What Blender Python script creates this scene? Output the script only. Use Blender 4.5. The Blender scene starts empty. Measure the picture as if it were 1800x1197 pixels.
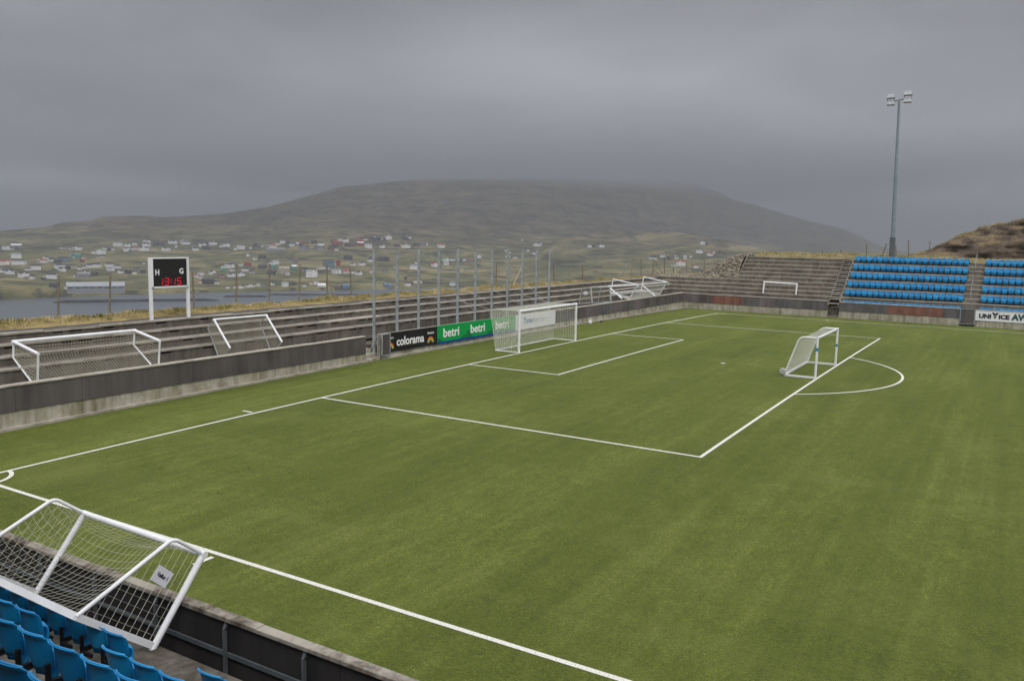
import bpy, math, random
import numpy as np
from mathutils import Matrix, Vector, Euler, noise as mnoise
rad = math.radians
random.seed(7); RNG = np.random.default_rng(7)
SC = bpy.context.scene
COL = SC.collection

# ------------------------------------------------------------------ camera
CAM = np.array([-45.642, -24.654, 6.820]); YAW, PITCH, ROLL, FPX = rad(30.972), rad(-7.139), rad(1.143), 1472.14
def cam_axes():
    cy, sy, cp, sp = math.cos(YAW), math.sin(YAW), math.cos(PITCH), math.sin(PITCH)
    f = np.array([cy*cp, sy*cp, sp]); rt = np.array([sy, -cy, 0]); u = np.cross(rt, f)
    c, s = math.cos(ROLL), math.sin(ROLL)
    return f, rt*c+u*s, u*c-rt*s
FW, RT, UP = cam_axes()
def ray(x, y): return FW+RT*(x-900)/FPX-UP*(y-598.5)/FPX
def on_x(x, y, X): d = ray(x, y); return CAM+d*(X-CAM[0])/d[0]
def on_y(x, y, Y): d = ray(x, y); return CAM+d*(Y-CAM[1])/d[1]
def on_r(x, y, D): d = ray(x, y); return CAM+d*D/math.hypot(d[0], d[1])
cam = bpy.data.cameras.new('camera'); camo = bpy.data.objects.new('camera', cam); COL.objects.link(camo)
m = Matrix([[RT[0], UP[0], -FW[0], CAM[0]], [RT[1], UP[1], -FW[1], CAM[1]], [RT[2], UP[2], -FW[2], CAM[2]], [0, 0, 0, 1]])
camo.matrix_world = m
cam.sensor_fit = 'HORIZONTAL'; cam.sensor_width = 36; cam.lens = FPX/1800*36
cam.clip_start = 0.1; cam.clip_end = 30000
SC.camera = camo

# ------------------------------------------------------------------ world, sun, exposure
SUN_EL, SUN_AZ = rad(50), rad(-134)          # direction towards the sun
w = bpy.data.worlds.new('World'); SC.world = w; w.use_nodes = True
NT = w.node_tree; N = NT.nodes; L = NT.links; N.clear()
out = N.new('ShaderNodeOutputWorld'); bg = N.new('ShaderNodeBackground'); bg.inputs[1].default_value = 0.1
L.new(bg.outputs[0], out.inputs[0])
sky = N.new('ShaderNodeTexSky'); sky.sky_type = 'NISHITA'; sky.sun_disc = False
sky.sun_elevation = SUN_EL; sky.sun_rotation = math.pi/2-SUN_AZ
tc = N.new('ShaderNodeTexCoord')
def wmath(op, a, b=None, clamp=False, c=None):
    n = N.new('ShaderNodeMath'); n.operation = op; n.use_clamp = clamp
    for i, v in enumerate((a, b, c)):
        if v is None: continue
        if isinstance(v, (int, float)): n.inputs[i].default_value = v
        else: L.new(v, n.inputs[i])
    return n.outputs[0]
sep = N.new('ShaderNodeSeparateXYZ'); L.new(tc.outputs['Generated'], sep.inputs[0])
Z = sep.outputs[2]
mp = N.new('ShaderNodeMapping'); mp.inputs['Scale'].default_value = (1.5, 1.5, 4.2); L.new(tc.outputs['Generated'], mp.inputs[0])
n1 = N.new('ShaderNodeTexNoise'); n1.inputs['Scale'].default_value = 1.6; n1.inputs['Detail'].default_value = 5; n1.inputs['Roughness'].default_value = .5; n1.inputs['Distortion'].default_value = .5
L.new(mp.outputs[0], n1.inputs[0])
mp2 = N.new('ShaderNodeMapping'); mp2.inputs['Scale'].default_value = (1.4, 1.4, 7); mp2.inputs['Location'].default_value = (3, 1, 2); L.new(tc.outputs['Generated'], mp2.inputs[0])
n2 = N.new('ShaderNodeTexNoise'); n2.inputs['Scale'].default_value = 2.2; n2.inputs['Detail'].default_value = 6; n2.inputs['Roughness'].default_value = .45
L.new(mp2.outputs[0], n2.inputs[0])
def blob(az, el, rx, rz):
    """soft elliptical patch of cloud around a compass direction"""
    ax, ay = math.cos(rad(az)), math.sin(rad(az))
    cr = wmath('SUBTRACT', wmath('MULTIPLY', sep.outputs[0], ay), wmath('MULTIPLY', sep.outputs[1], ax))
    dot = wmath('ADD', wmath('MULTIPLY', sep.outputs[0], ax), wmath('MULTIPLY', sep.outputs[1], ay))
    a = wmath('DIVIDE', cr, rx); b = wmath('DIVIDE', wmath('SUBTRACT', Z, math.sin(rad(el))), rz)
    d2 = wmath('ADD', wmath('MULTIPLY', a, a), wmath('MULTIPLY', b, b))
    g = wmath('POWER', 2.718, wmath('MULTIPLY', d2, -1.0))
    return wmath('MULTIPLY', g, wmath('GREATER_THAN', dot, 0))
val = wmath('ADD', 0.380, wmath('MULTIPLY', wmath('SUBTRACT', n1.outputs[0], .5), .30))
val = wmath('ADD', val, wmath('MULTIPLY', wmath('SUBTRACT', n2.outputs[0], .5), .17))
for az, el, rx, rz, amp in ((60, 5.5, .34, .06, -.12), (28, 11.0, .20, .055, .10), (44, 9, .16, .05, .02), (16, 9, .12, .05, .03),
                            (63, 2.5, .30, .020, .16), (34, 4.6, .4, .02, -.02), (48, 15, .4, .05, -.05), (8, 4, .2, .06, .025),
                            (5, 15, .25, .06, -.03)):
    val = wmath('ADD', val, wmath('MULTIPLY', blob(az, el, rx, rz), amp))
# an overcast sky is brighter towards the zenith
mr = N.new('ShaderNodeMapRange'); mr.interpolation_type = 'SMOOTHSTEP'
mr.inputs[1].default_value = .34; mr.inputs[2].default_value = .75; mr.inputs[3].default_value = 0; mr.inputs[4].default_value = 1.05
L.new(Z, mr.inputs[0]); val = wmath('ADD', val, mr.outputs[0])
val = wmath('MULTIPLY', wmath('MAXIMUM', val, .05), 10.0)
cc = N.new('ShaderNodeCombineColor')
L.new(wmath('MULTIPLY', val, .975), cc.inputs[0]); L.new(wmath('MULTIPLY', val, .985), cc.inputs[1]); L.new(wmath('MULTIPLY', val, 1.055), cc.inputs[2])
mx = N.new('ShaderNodeMix'); mx.data_type = 'RGBA'; mx.inputs[0].default_value = .96
L.new(sky.outputs[0], mx.inputs[6]); L.new(cc.outputs[0], mx.inputs[7]); L.new(mx.outputs[2], bg.inputs[0])
sun = bpy.data.lights.new('sun', 'SUN'); sun.energy = 1.5; sun.angle = rad(24); sun.color = (1, .95, .88)
suno = bpy.data.objects.new('sun', sun); COL.objects.link(suno)
sd = Vector((math.cos(SUN_EL)*math.cos(SUN_AZ), math.cos(SUN_EL)*math.sin(SUN_AZ), math.sin(SUN_EL)))
suno.rotation_euler = sd.to_track_quat('Z', 'Y').to_euler(); suno.location = sd*80
VS = SC.view_settings; VS.view_transform = 'Standard'; VS.look = 'None'; VS.exposure = 0; VS.gamma = 1; VS.use_curve_mapping = False

# ------------------------------------------------------------------ materials
class Mat:
    def __init__(s, name, rough=.8, spec=.3, metal=0):
        s.m = bpy.data.materials.new(name); s.m.use_nodes = True; s.t = s.m.node_tree
        s.b = s.t.nodes['Principled BSDF']; s.b.inputs['Roughness'].default_value = rough
        s.b.inputs['Specular IOR Level'].default_value = spec; s.b.inputs['Metallic'].default_value = metal
        s.geo = None
    def n(s, t, **k):
        x = s.t.nodes.new('ShaderNode'+t)
        for a, b in k.items(): setattr(x, a, b)
        return x
    def l(s, a, b): s.t.links.new(a, b)
    def pos(s, scale=(1, 1, 1), obj=False, loc=(0, 0, 0)):
        if obj: src = s.n('TexCoord').outputs['Object']
        else: src = s.n('NewGeometry').outputs['Position']
        mp = s.n('Mapping'); mp.inputs['Scale'].default_value = scale; mp.inputs['Location'].default_value = loc
        s.l(src, mp.inputs[0]); return mp.outputs[0]
    def noise(s, scale, vec, detail=4, rough=.55, dist=0):
        x = s.n('TexNoise'); x.inputs['Scale'].default_value = scale; x.inputs['Detail'].default_value = detail
        x.inputs['Roughness'].default_value = rough; x.inputs['Distortion'].default_value = dist; s.l(vec, x.inputs[0]); return x.outputs[0]
    def ramp(s, fac, stops):
        x = s.n('ValToRGB'); e = x.color_ramp.elements
        while len(e) > len(stops): e.remove(e[-1])
        while len(e) < len(stops): e.new(.5)
        for el, (p, c) in zip(e, stops): el.position = p; el.color = (*c, 1) if not isinstance(c, (int, float)) else (c, c, c, 1)
        s.l(fac, x.inputs[0]); return x.outputs[0]
    def mix(s, fac, a, b, mode='MIX'):
        x = s.n('Mix'); x.data_type = 'RGBA'; x.blend_type = mode
        for sock, v in ((x.inputs[0], fac), (x.inputs[6], a), (x.inputs[7], b)):
            if isinstance(v, (int, float)): sock.default_value = v
            elif isinstance(v, tuple): sock.default_value = (*v, 1)
            else: s.l(v, sock)
        return x.outputs[2]
    def math(s, op, a, b=None, clamp=False):
        x = s.n('Math'); x.operation = op; x.use_clamp = clamp
        for i, v in enumerate((a, b)):
            if v is None: continue
            if isinstance(v, (int, float)): x.inputs[i].default_value = v
            else: s.l(v, x.inputs[i])
        return x.outputs[0]
    def color(s, c):
        if isinstance(c, tuple): s.b.inputs['Base Color'].default_value = (*c, 1)
        else: s.l(c, s.b.inputs['Base Color'])
        return s
    def bump(s, h, strength=.3, dist=.02):
        x = s.n('Bump'); x.inputs['Strength'].default_value = strength; x.inputs['Distance'].default_value = dist
        s.l(h, x.inputs['Height']); s.l(x.outputs[0], s.b.inputs['Normal']); return s

def concrete(name, lo, hi, streak=.5, moss=0.0, tone=.76):
    M = Mat(name, .9, .2)
    p = M.pos(); ps = M.pos((1, 1, .12))
    a = M.noise(.9, p, 6, .6); b = M.noise(6, p, 5, .65); st = M.noise(3.2, ps, 4, .6)
    f = M.math('ADD', M.math('MULTIPLY', a, .45), M.math('ADD', M.math('MULTIPLY', b, .25), M.math('MULTIPLY', st, streak*.6)))
    f = M.math('DIVIDE', f, .70+streak*.6); lo = tuple(x*tone for x in lo); hi = tuple(x*tone for x in hi)
    lo2 = tuple(x*.55 for x in lo)
    c = M.ramp(f, [(.32, lo2), (.43, lo), (.56, hi), (.68, tuple(min(1, x*1.2) for x in hi))])
    if moss:
        g = M.ramp(M.noise(1.7, M.pos((1, 1, .5), loc=(5, 3, 1)), 4, .6), [(.45, 0.0), (.7, moss)])
        c = M.mix(g, c, (.20, .17, .05))
    M.color(c).bump(M.noise(35, p, 4, .7), .35, .01)
    return M.m
M_CONC = concrete('weathered_concrete', (.19, .165, .13), (.32, .29, .235), .7)
M_CONCD = concrete('dark_weathered_concrete', (.15, .132, .108), (.235, .212, .175), .9)
M_LIP = concrete('pale_concrete', (.42, .385, .32), (.60, .56, .48), .12)
M_WALLC = concrete('stained_concrete', (.30, .275, .21), (.50, .47, .40), 1.2, .45, .98)
M_FLOORC = concrete('terrace_floor_concrete', (.10, .085, .065), (.20, .18, .15), .2)
M_COPE = concrete('mossy_coping', (.13, .105, .08), (.46, .42, .35), .05)
def simple(name, c, rough=.6, spec=.4, metal=0, var=.12, scale=3):
    M = Mat(name, rough, spec, metal)
    f = M.noise(scale, M.pos(obj=True), 4, .6)
    M.color(M.ramp(f, [(.3, tuple(x*(1-var) for x in c)), (.7, tuple(min(1, x*(1+var)) for x in c))])); return M.m
M_WHITE = simple('white_painted_aluminium', (.86, .87, .88), .35, .5, 0, .08, 2)
M_WHITE2 = simple('worn_grey_aluminium', (.42, .45, .46), .4, .5, 0, .2, 3)
M_NET = simple('white_net_cord', (.78, .78, .70), .8, .2)
M_CREAM = simple('cream_net_cord', (.60, .59, .46), .8, .2)
M_NETD = simple('grey_net_cord', (.40, .38, .29), .8, .2)
M_GALV = simple('galvanised_steel', (.38, .42, .44), .5, .5, .2, .25, 4)
M_GALVD = simple('dark_galvanised_steel', (.13, .15, .16), .5, .5, .3, .2, 4)
M_MAST = simple('mast_steel', (.24, .29, .32), .5, .5, .2, .2, 4)
M_BLACK = simple('black_plastic', (.012, .012, .014), .5, .4)
M_GAPSHADE = simple('painted_opening_shade', (.012, .011, .010), .95, .1)  # black colour standing in for the shade inside openings
M_WOOD = simple('weathered_wood', (.22, .19, .14), .9, .2, 0, .35, 8)
M_WOODL = simple('pale_weathered_wood', (.42, .36, .26), .9, .2, 0, .25, 8)
M_PAPER = simple('white_paper', (.72, .72, .78), .8, .2, 0, .03)
M_INK = simple('black_print', (.02, .02, .03), .7, .2)
M_TEXTW = simple('white_print', (.95, .95, .95), .6, .3, 0, .01)
M_RUST = simple('rusty_red_metal', (.16, .05, .03), .8, .3, 0, .3, 5)
M_RUBBER = simple('white_rubber_tyre', (.50, .49, .47), .8, .3)

def panel_mat(name, c, wear=.5):
    M = Mat(name, .65, .35); ps = M.pos((1, 1, .06)); p = M.pos()
    st = M.noise(2.0, ps, 5, .65); a = M.noise(.5, p, 3)
    f = M.math('ADD', M.math('MULTIPLY', st, .6), M.math('MULTIPLY', a, .4))
    col = M.ramp(f, [(.34, tuple(x*.55 for x in c)), (.5, c), (.66, tuple(x*1.35 for x in c))])
    sp = M.ramp(M.noise(14, p, 2), [(.70, 0.0), (.76, wear)])
    M.color(M.mix(sp, col, (.2, .19, .17))); return M.m
M_PANEL = panel_mat('dark_weathered_board', (.105, .092, .090))
M_PANEL2 = panel_mat('greyish_weathered_board', (.125, .118, .12))
M_PANEL3 = panel_mat('mauve_weathered_board', (.16, .135, .14))
M_PANELB = panel_mat('black_board', (.034, .031, .030), .1)
M_PANELR = panel_mat('rust_red_board', (.22, .10, .075), .1)

# turf
SHEEN = .26
def turf():
    M = Mat('artificial_turf', .9, .15)
    p = M.pos()
    big = M.noise(.35, M.pos((.28, 1, 1), loc=(2, 0, 0)), 5, .6, .3); mid = M.noise(2.3, M.pos((.8, 1.2, 1), loc=(9, 2, 0)), 6, .7, .3)
    stk = M.noise(2.2, M.pos((.025, 1, 1), loc=(0, 5, 0)), 3, .7)
    f = M.math('ADD', M.math('MULTIPLY', big, .42), M.math('ADD', M.math('MULTIPLY', mid, .33), M.math('MULTIPLY', stk, .25)))
    c = M.ramp(f, [(.34, (.044, .064, .008)), (.50, (.082, .106, .014)), (.66, (.140, .166, .032))])
    # rolls of turf laid across the pitch (4 m wide)
    sx = M.n('SeparateXYZ'); M.l(p, sx.inputs[0])
    yy = M.math('MULTIPLY', sx.outputs[1], math.pi/4)
    wv = M.math('MULTIPLY', M.math('SINE', yy), 4.0)
    wv = M.math('MINIMUM', M.math('MAXIMUM', wv, -1), 1)
    c = M.mix(1.0, c, M.ramp(M.math('ADD', M.math('MULTIPLY', wv, .5), .5), [(0, .93), (1, 1.0)]), 'MULTIPLY')
    fine = M.noise(42, M.pos((1, 1, 1)), 3, .8)
    fine2 = M.noise(13, M.pos((1.5, .8, 1)), 6, .8)
    c = M.mix(1.0, c, M.ramp(fine, [(.32, .36), (.5, 1.0), (.68, 1.75)]), 'MULTIPLY')
    c = M.mix(1.0, c, M.ramp(fine2, [(.32, .55), (.5, 1.0), (.68, 1.55)]), 'MULTIPLY')
    # pale worn streaks where people play, black rubber granules
    wn = M.ramp(M.noise(.32, M.pos((1, .35, 1), loc=(4, 4, 0)), 5, .7, 1.2), [(.52, 0.0), (.75, .30)])
    c = M.mix(wn, c, (.17, .19, .055))
    sp = M.ramp(M.noise(16, M.pos(loc=(3, 8, 0)), 2, .5), [(.765, 0.0), (.79, .6)])
    c = M.mix(sp, c, (.42, .42, .30))
    # the pile looks darker seen from above than along it
    lw = M.n('LayerWeight'); lw.inputs[0].default_value = .5
    M.b.inputs['Sheen Weight'].default_value = SHEEN; M.b.inputs['Sheen Roughness'].default_value = .42
    M.b.inputs['Sheen Tint'].default_value = (.66, .72, .24, 1)
    M.t.nodes.remove(lw)
    M.color(c)
    h = M.math('ADD', fine, M.math('MULTIPLY', fine2, .6))
    M.bump(h, .8, .03); return M.m
M_TURF = turf()
def line_mat():
    M = Mat('white_turf_line', .9, .15)
    f = M.noise(30, M.pos(), 4, .75)
    M.color(M.ramp(f, [(.30, (.40, .41, .30)), (.5, (.72, .71, .64)), (.7, (.90, .89, .82))])); M.bump(f, .5, .02); return M.m
M_LINE = line_mat()

def grass_mat():
    M = Mat('dry_winter_grass', .95, .1)
    p = M.pos()
    f = M.noise(.8, p, 6, .7, .5); g = M.noise(7, p, 4, .7)
    c = M.ramp(M.math('ADD', M.math('MULTIPLY', f, .6), M.math('MULTIPLY', g, .4)), [(.32, (.09, .082, .035)), (.46, (.19, .155, .075)), (.6, (.32, .265, .14)), (.75, (.42, .36, .22))])
    M.color(c).bump(g, .8, .1); return M.m
M_GRASS = grass_mat()
def blade_mat():
    M = Mat('dry_grass_blades', .9, .1)
    f = M.noise(.9, M.pos(), 4, .7, .5); g = M.noise(9, M.pos(), 2)
    c = M.ramp(M.math('ADD', M.math('MULTIPLY', f, .7), M.math('MULTIPLY', g, .3)), [(.34, (.13, .15, .045)), (.45, (.30, .27, .10)), (.56, (.56, .47, .26)), (.72, (.74, .66, .46))])
    M.color(c); return M.m
M_BLADE = blade_mat()
def ground_mat():
    """dry grass, gravel path behind the terrace"""
    M = Mat('hillside_ground', .95, .1); p = M.pos()
    f = M.noise(.5, p, 6, .7, .5); g = M.noise(7, p, 4, .7)
    c = M.ramp(M.math('ADD', M.math('MULTIPLY', f, .6), M.math('MULTIPLY', g, .4)), [(.32, (.10, .09, .03)), (.47, (.22, .17, .07)), (.62, (.38, .30, .14)), (.78, (.46, .38, .21))])
    gr = M.ramp(g, [(.35, (.07, .062, .055)), (.65, (.15, .135, .12))])
    sx = M.n('SeparateXYZ'); M.l(p, sx.inputs[0])
    mask = M.math('LESS_THAN', M.math('ADD', sx.outputs[1], M.math('MULTIPLY', f, 1.4)), 10.55)
    c = M.mix(M.math('MULTIPLY', mask, M.math('LESS_THAN', sx.outputs[0], 45.0)), c, gr)
    M.color(c).bump(g, .7, .08); return M.m
M_GROUND = ground_mat()
def rock_mat():
    M = Mat('layered_rock_and_turf', .95, .15); p = M.pos()
    f = M.noise(.35, M.pos((1, 1, 2.2)), 7, .7, .6); g = M.noise(3, p, 5, .7)
    rock = M.ramp(M.math('ADD', M.math('MULTIPLY', f, .65), M.math('MULTIPLY', g, .35)), [(.33, (.034, .025, .019)), (.48, (.095, .072, .053)), (.60, (.15, .12, .09)), (.72, (.24, .20, .155))])
    gras = M.ramp(g, [(.35, (.09, .066, .035)), (.65, (.25, .19, .10))])
    nrm = M.n('NewGeometry'); sx = M.n('SeparateXYZ'); M.l(nrm.outputs['Normal'], sx.inputs[0])
    k = M.math('ADD', sx.outputs[2], M.math('MULTIPLY', M.math('SUBTRACT', M.noise(.8, p, 4), .5), .9))
    mk = M.ramp(k, [(.84, 0.0), (.96, 1.0)])
    M.color(M.mix(mk, rock, gras)).bump(g, .8, .12); return M.m
M_ROCK = rock_mat()
def rubble_mat():
    M = Mat('rubble_stone', .95, .15)
    f = M.noise(2.2, M.pos(), 4, .7); g = M.noise(11, M.pos(), 3)
    M.color(M.ramp(M.math('ADD', M.math('MULTIPLY', f, .5), M.math('MULTIPLY', g, .5)), [(.33, (.13, .11, .08)), (.5, (.25, .22, .17)), (.68, (.40, .36, .29))])).bump(g, .5, .03); return M.m
M_RUBBLE = rubble_mat()
def far_mat():
    M = Mat('far_hillside', 1, .05)
    p = M.pos((1, 1, 1)); ps = M.pos((.35, .35, 2.6))
    sx = M.n('SeparateXYZ'); M.l(M.pos(), sx.inputs[0]); z = sx.outputs[2]
    a = M.noise(.006, p, 8, .6, 1.0); b = M.noise(.02, ps, 7, .7, .8); c2 = M.noise(.0025, p, 5, .6, 1.5)
    green = M.ramp(M.math('ADD', M.math('MULTIPLY', a, .55), M.math('MULTIPLY', b, .45)), [(.36, (.040, .052, .024)), (.46, (.100, .105, .042)), (.53, (.175, .158, .070)), (.62, (.29, .245, .125))])
    brown = M.ramp(M.math('ADD', M.math('MULTIPLY', a, .35), M.math('MULTIPLY', b, .65)), [(.34, (.042, .037, .025)), (.46, (.095, .082, .050)), (.56, (.145, .122, .076)), (.68, (.21, .175, .115))])
    fd = M.noise(.055, M.pos((.6, .6, 2.2), loc=(7, 7, 1)), 6, .75)
    k = M.math('ADD', z, M.math('MULTIPLY', M.math('SUBTRACT', c2, .5), 160))
    mk = M.ramp(M.math('DIVIDE', M.math('ADD', k, 80), 200), [(.18, 0.0), (.55, 1.0)])
    c = M.mix(mk, green, brown)
    c = M.mix(1.0, c, M.ramp(fd, [(.32, .72), (.5, 1.0), (.68, 1.25)]), 'MULTIPLY')
    # dark peat cuttings and gullies
    gl = M.ramp(M.noise(.011, M.pos((1, 1, .25), loc=(40, 9, 3)), 7, .65, 2.2), [(.44, 1.0), (.47, .0)])
    c = M.mix(M.math('MULTIPLY', gl, .7), c, (.028, .026, .020))
    M.color(c); return M.m
M_FAR = far_mat()
def water_mat():
    M = Mat('sea_water', .32, .5)
    M.color((.075, .09, .11)); f = M.noise(.05, M.pos((1, 1.6, 1)), 6, .7); M.bump(f, .5, 1.2); return M.m
M_WATER = water_mat()
def seat_mat():
    M = Mat('blue_seat_plastic', .38, .5)
    oi = M.n('ObjectInfo'); f = M.noise(2.2, M.pos(obj=True), 4)
    k = M.math('ADD', M.math('MULTIPLY', oi.outputs['Random'], .5), M.math('MULTIPLY', f, .5))
    M.color(M.ramp(k, [(.2, (.0, .19, .46)), (.6, (.004, .27, .60)), (.9, (.03, .36, .70))])); return M.m
M_SEAT = seat_mat()
def flat(name, c, rough=.6): return simple(name, c, rough, .3, 0, .04, 1.5)
M_SCREEN = flat('dark_display_panel', (.022, .020, .021), .5)
me = Mat('red_led', .5); me.b.inputs['Base Color'].default_value = (.5, 0, .02, 1); me.b.inputs['Emission Color'].default_value = (1, .01, .06, 1); me.b.inputs['Emission Strength'].default_value = .6; M_LED = me.m
M_GREEN = flat('green_board', (.0, .36, .075)); M_GREEND = flat('dark_green_print', (.0, .20, .065)); M_BLUEB = flat('blue_print', (.01, .06, .30))
M_BOARDK = flat('black_advert', (.014, .015, .015)); M_BOARDW = flat('white_advert', (.84, .85, .88)); M_TXB = flat('light_blue_print', (.07, .19, .42)); M_TXG = flat('pale_grey_print', (.50, .56, .60)); M_TXT = flat('dark_teal_print', (.03, .09, .09))

# ------------------------------------------------------------------ mesh helpers
class MB:
    def __init__(s): s.v = []; s.f = []; s.mi = []; s.sm = []
    def add(s, vs, fs, mi=0, smooth=False):
        o = len(s.v); s.v += [tuple(map(float, v)) for v in vs]
        for f in fs: s.f.append(tuple(i+o for i in f)); s.mi.append(mi); s.sm.append(smooth)
    def box(s, a, b, mi=0):
        x0, y0, z0 = (min(a[i], b[i]) for i in range(3)); x1, y1, z1 = (max(a[i], b[i]) for i in range(3))
        s.add([(x0, y0, z0), (x1, y0, z0), (x1, y1, z0), (x0, y1, z0), (x0, y0, z1), (x1, y0, z1), (x1, y1, z1), (x0, y1, z1)],
              [(0, 3, 2, 1), (4, 5, 6, 7), (0, 1, 5, 4), (1, 2, 6, 5), (2, 3, 7, 6), (3, 0, 4, 7)], mi)
    def poly_tube(s, pts, r, n=8, mi=0, ry=None, cap=True):
        P = [np.array(p, float) for p in pts]; o = len(s.v); ring = []
        prev = None
        for i, p in enumerate(P):
            if i == 0: t = P[1]-P[0]
            elif i == len(P)-1: t = P[-1]-P[-2]
            else:
                a = P[i]-P[i-1]; b = P[i+1]-P[i]; t = a/(np.linalg.norm(a)+1e-9)+b/(np.linalg.norm(b)+1e-9)
            t = t/(np.linalg.norm(t)+1e-9)
            if prev is None:
                h = np.array([0, 0, 1.]) if abs(t[2]) < .9 else np.array([1., 0, 0])
            else: h = prev
            u = h-t*np.dot(h, t); u /= np.linalg.norm(u)+1e-9; v = np.cross(t, u); prev = u
            rr = r[i] if isinstance(r, (list, tuple)) else r; rb = rr if ry is None else ry
            ring.append([tuple(p+u*rr*math.cos(2*math.pi*(k+.5)/n)+v*rb*math.sin(2*math.pi*(k+.5)/n)) for k in range(n)])
        vs = [q for rg in ring for q in rg]; fs = []
        for i in range(len(P)-1):
            for k in range(n):
                a = i*n+k; b = i*n+(k+1) % n; fs.append((a, b, b+n, a+n))
        s.add(vs, fs, mi, n > 4)
        if cap:
            s.add(ring[0], [tuple(range(n-1, -1, -1))], mi); s.add(ring[-1], [tuple(range(n))], mi)
    def tube(s, a, b, r, n=8, mi=0): s.poly_tube([a, b], r, n, mi)
    def bar(s, a, b, w, h, mi=0): s.poly_tube([a, b], h/2*1.414, 4, mi, ry=w/2*1.414)
    def build(s, name, mats, parent=None, origin=None, bevel=0):
        me = bpy.data.meshes.new(name)
        v = np.array(s.v, float)
        if origin is not None: v = v-np.array(origin, float)
        me.from_pydata(v.tolist(), [], s.f); me.validate()
        if not isinstance(mats, (list, tuple)): mats = [mats]
        for x in mats: me.materials.append(x)
        if len(me.polygons) == len(s.f):
            me.polygons.foreach_set('material_index', s.mi); me.polygons.foreach_set('use_smooth', s.sm)
        me.update()
        o = bpy.data.objects.new(name, me); COL.objects.link(o)
        if parent is not None: o.parent = parent
        elif origin is not None: o.location = origin
        if bevel:
            b = o.modifiers.new('bevel', 'BEVEL'); b.width = bevel; b.segments = 2; b.limit_method = 'ANGLE'
        return o
def tag(o, label, cat, group=None, kind=None):
    if label: o['label'] = label
    if cat: o['category'] = cat
    if group: o['group'] = group
    if kind: o['kind'] = kind
    return o
def thing(name, label, cat, loc=(0, 0, 0), rot=None, group=None):
    o = bpy.data.objects.new(name, None); COL.objects.link(o); o.location = loc; o.empty_display_size = .3
    if rot is not None: o.rotation_euler = rot
    return tag(o, label, cat, group)
def mesh_grid(name, xs, ys, fn, mat, smooth=True, origin=None, **k):
    vs = [fn(x, y) for y in ys for x in xs]; nx = len(xs)
    fs = [(j*nx+i, j*nx+i+1, (j+1)*nx+i+1, (j+1)*nx+i) for j in range(len(ys)-1) for i in range(nx-1)]
    b = MB(); b.add(vs, fs, 0, smooth); return b.build(name, mat, origin=origin)
def structure(o, kind='structure'): o['kind'] = kind; return o
def text(name, body, width, height, mat, parent, loc, rot, bold=0.0, shear=0.0):
    c = bpy.data.curves.new(name, 'FONT'); c.body = body; c.size = 1; c.extrude = .004; c.offset = bold; c.shear = shear; c.align_x = 'LEFT'; c.resolution_u = 3
    t = bpy.data.objects.new('tmp', c); COL.objects.link(t); bpy.context.view_layer.update()
    me = bpy.data.meshes.new_from_object(t); bpy.data.objects.remove(t)
    v = np.empty(len(me.vertices)*3); me.vertices.foreach_get('co', v); v = v.reshape(-1, 3)
    mn = v.min(0); mxx = v.max(0); v[:, 0] = (v[:, 0]-mn[0])*width/(mxx[0]-mn[0]); v[:, 1] = (v[:, 1]-mn[1])*height/(mxx[1]-mn[1])
    me.vertices.foreach_set('co', v.ravel()); me.materials.clear(); me.materials.append(mat); me.update()
    o = bpy.data.objects.new(name, me); COL.objects.link(o); o.parent = parent; o.location = loc; o.rotation_euler = rot; return o
def fbm(x, y, z=0., o=5):
    return mnoise.fractal(Vector((x, y, z)), 1.0, 2.0, o)

# ------------------------------------------------------------------ pitch
def gz(x): return -.247*(x/34.0)**2
XS = sorted(set(list(np.arange(-37.3, 37.95, 2.0))+[37.9]))
structure(mesh_grid('football_pitch', XS, [-108, 4.78], lambda x, y: (x, y, gz(x)), M_TURF))
LW = .12
lines = MB()
def ls(x0, y0, x1, y1, wd=LW):
    """a painted line laid on the crowned turf"""
    n = max(1, int(abs(x1-x0)/1.0)); d = np.array([x1-x0, y1-y0]); d = d/np.linalg.norm(d); nn = np.array([-d[1], d[0]])*wd/2
    vs = []; fs = []
    for i in range(n+1):
        t = i/n; x = x0+(x1-x0)*t; y = y0+(y1-y0)*t
        for s_ in (-1, 1): vs.append((x+nn[0]*s_, y+nn[1]*s_, gz(x+nn[0]*s_)+.006))
        if i < n: fs.append((2*i, 2*i+2, 2*i+3, 2*i+1) if True else 0)
    lines.add(vs, [tuple(reversed(f)) for f in fs])
def arc(cx, cy, r, a0, a1, n=48, wd=LW):
    vs = []; fs = []
    for i in range(n+1):
        a = rad(a0+(a1-a0)*i/n)
        for q in (r-wd, r): vs.append((cx+q*math.cos(a), cy+q*math.sin(a), gz(cx+q*math.cos(a))+.006))
        if i < n: fs.append((2*i, 2*i+1, 2*i+3, 2*i+2))
    lines.add(vs, fs)
W2 = 33.83
ls(-W2, -LW/2, W2, -LW/2)
for sx_ in (-1, 1):
    ls(sx_*(W2-LW/2), -LW-.001, sx_*(W2-LW/2), -104)
    ls(sx_*(20.16-LW/2), -LW-.001, sx_*(20.16-LW/2), -16.5)
    ls(sx_*(9.16-LW/2), -LW-.001, sx_*(9.16-LW/2), -5.5)
    arc(sx_*W2, 0, 1.0, (-90, -4)[0] if sx_ < 0 else 184, -7 if sx_ < 0 else 263, 14)
    ls(sx_*(W2-10.15), .12, sx_*(W2-10.15), .62)
    ls(sx_*(W2+.12), -10.15, sx_*(W2+.62), -10.15)
ls(-20.16+LW+.001, -16.5+LW/2, 20.16-LW-.001, -16.5+LW/2); ls(-9.16+LW+.001, -5.5+LW/2, 9.16-LW-.001, -5.5+LW/2)
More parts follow.
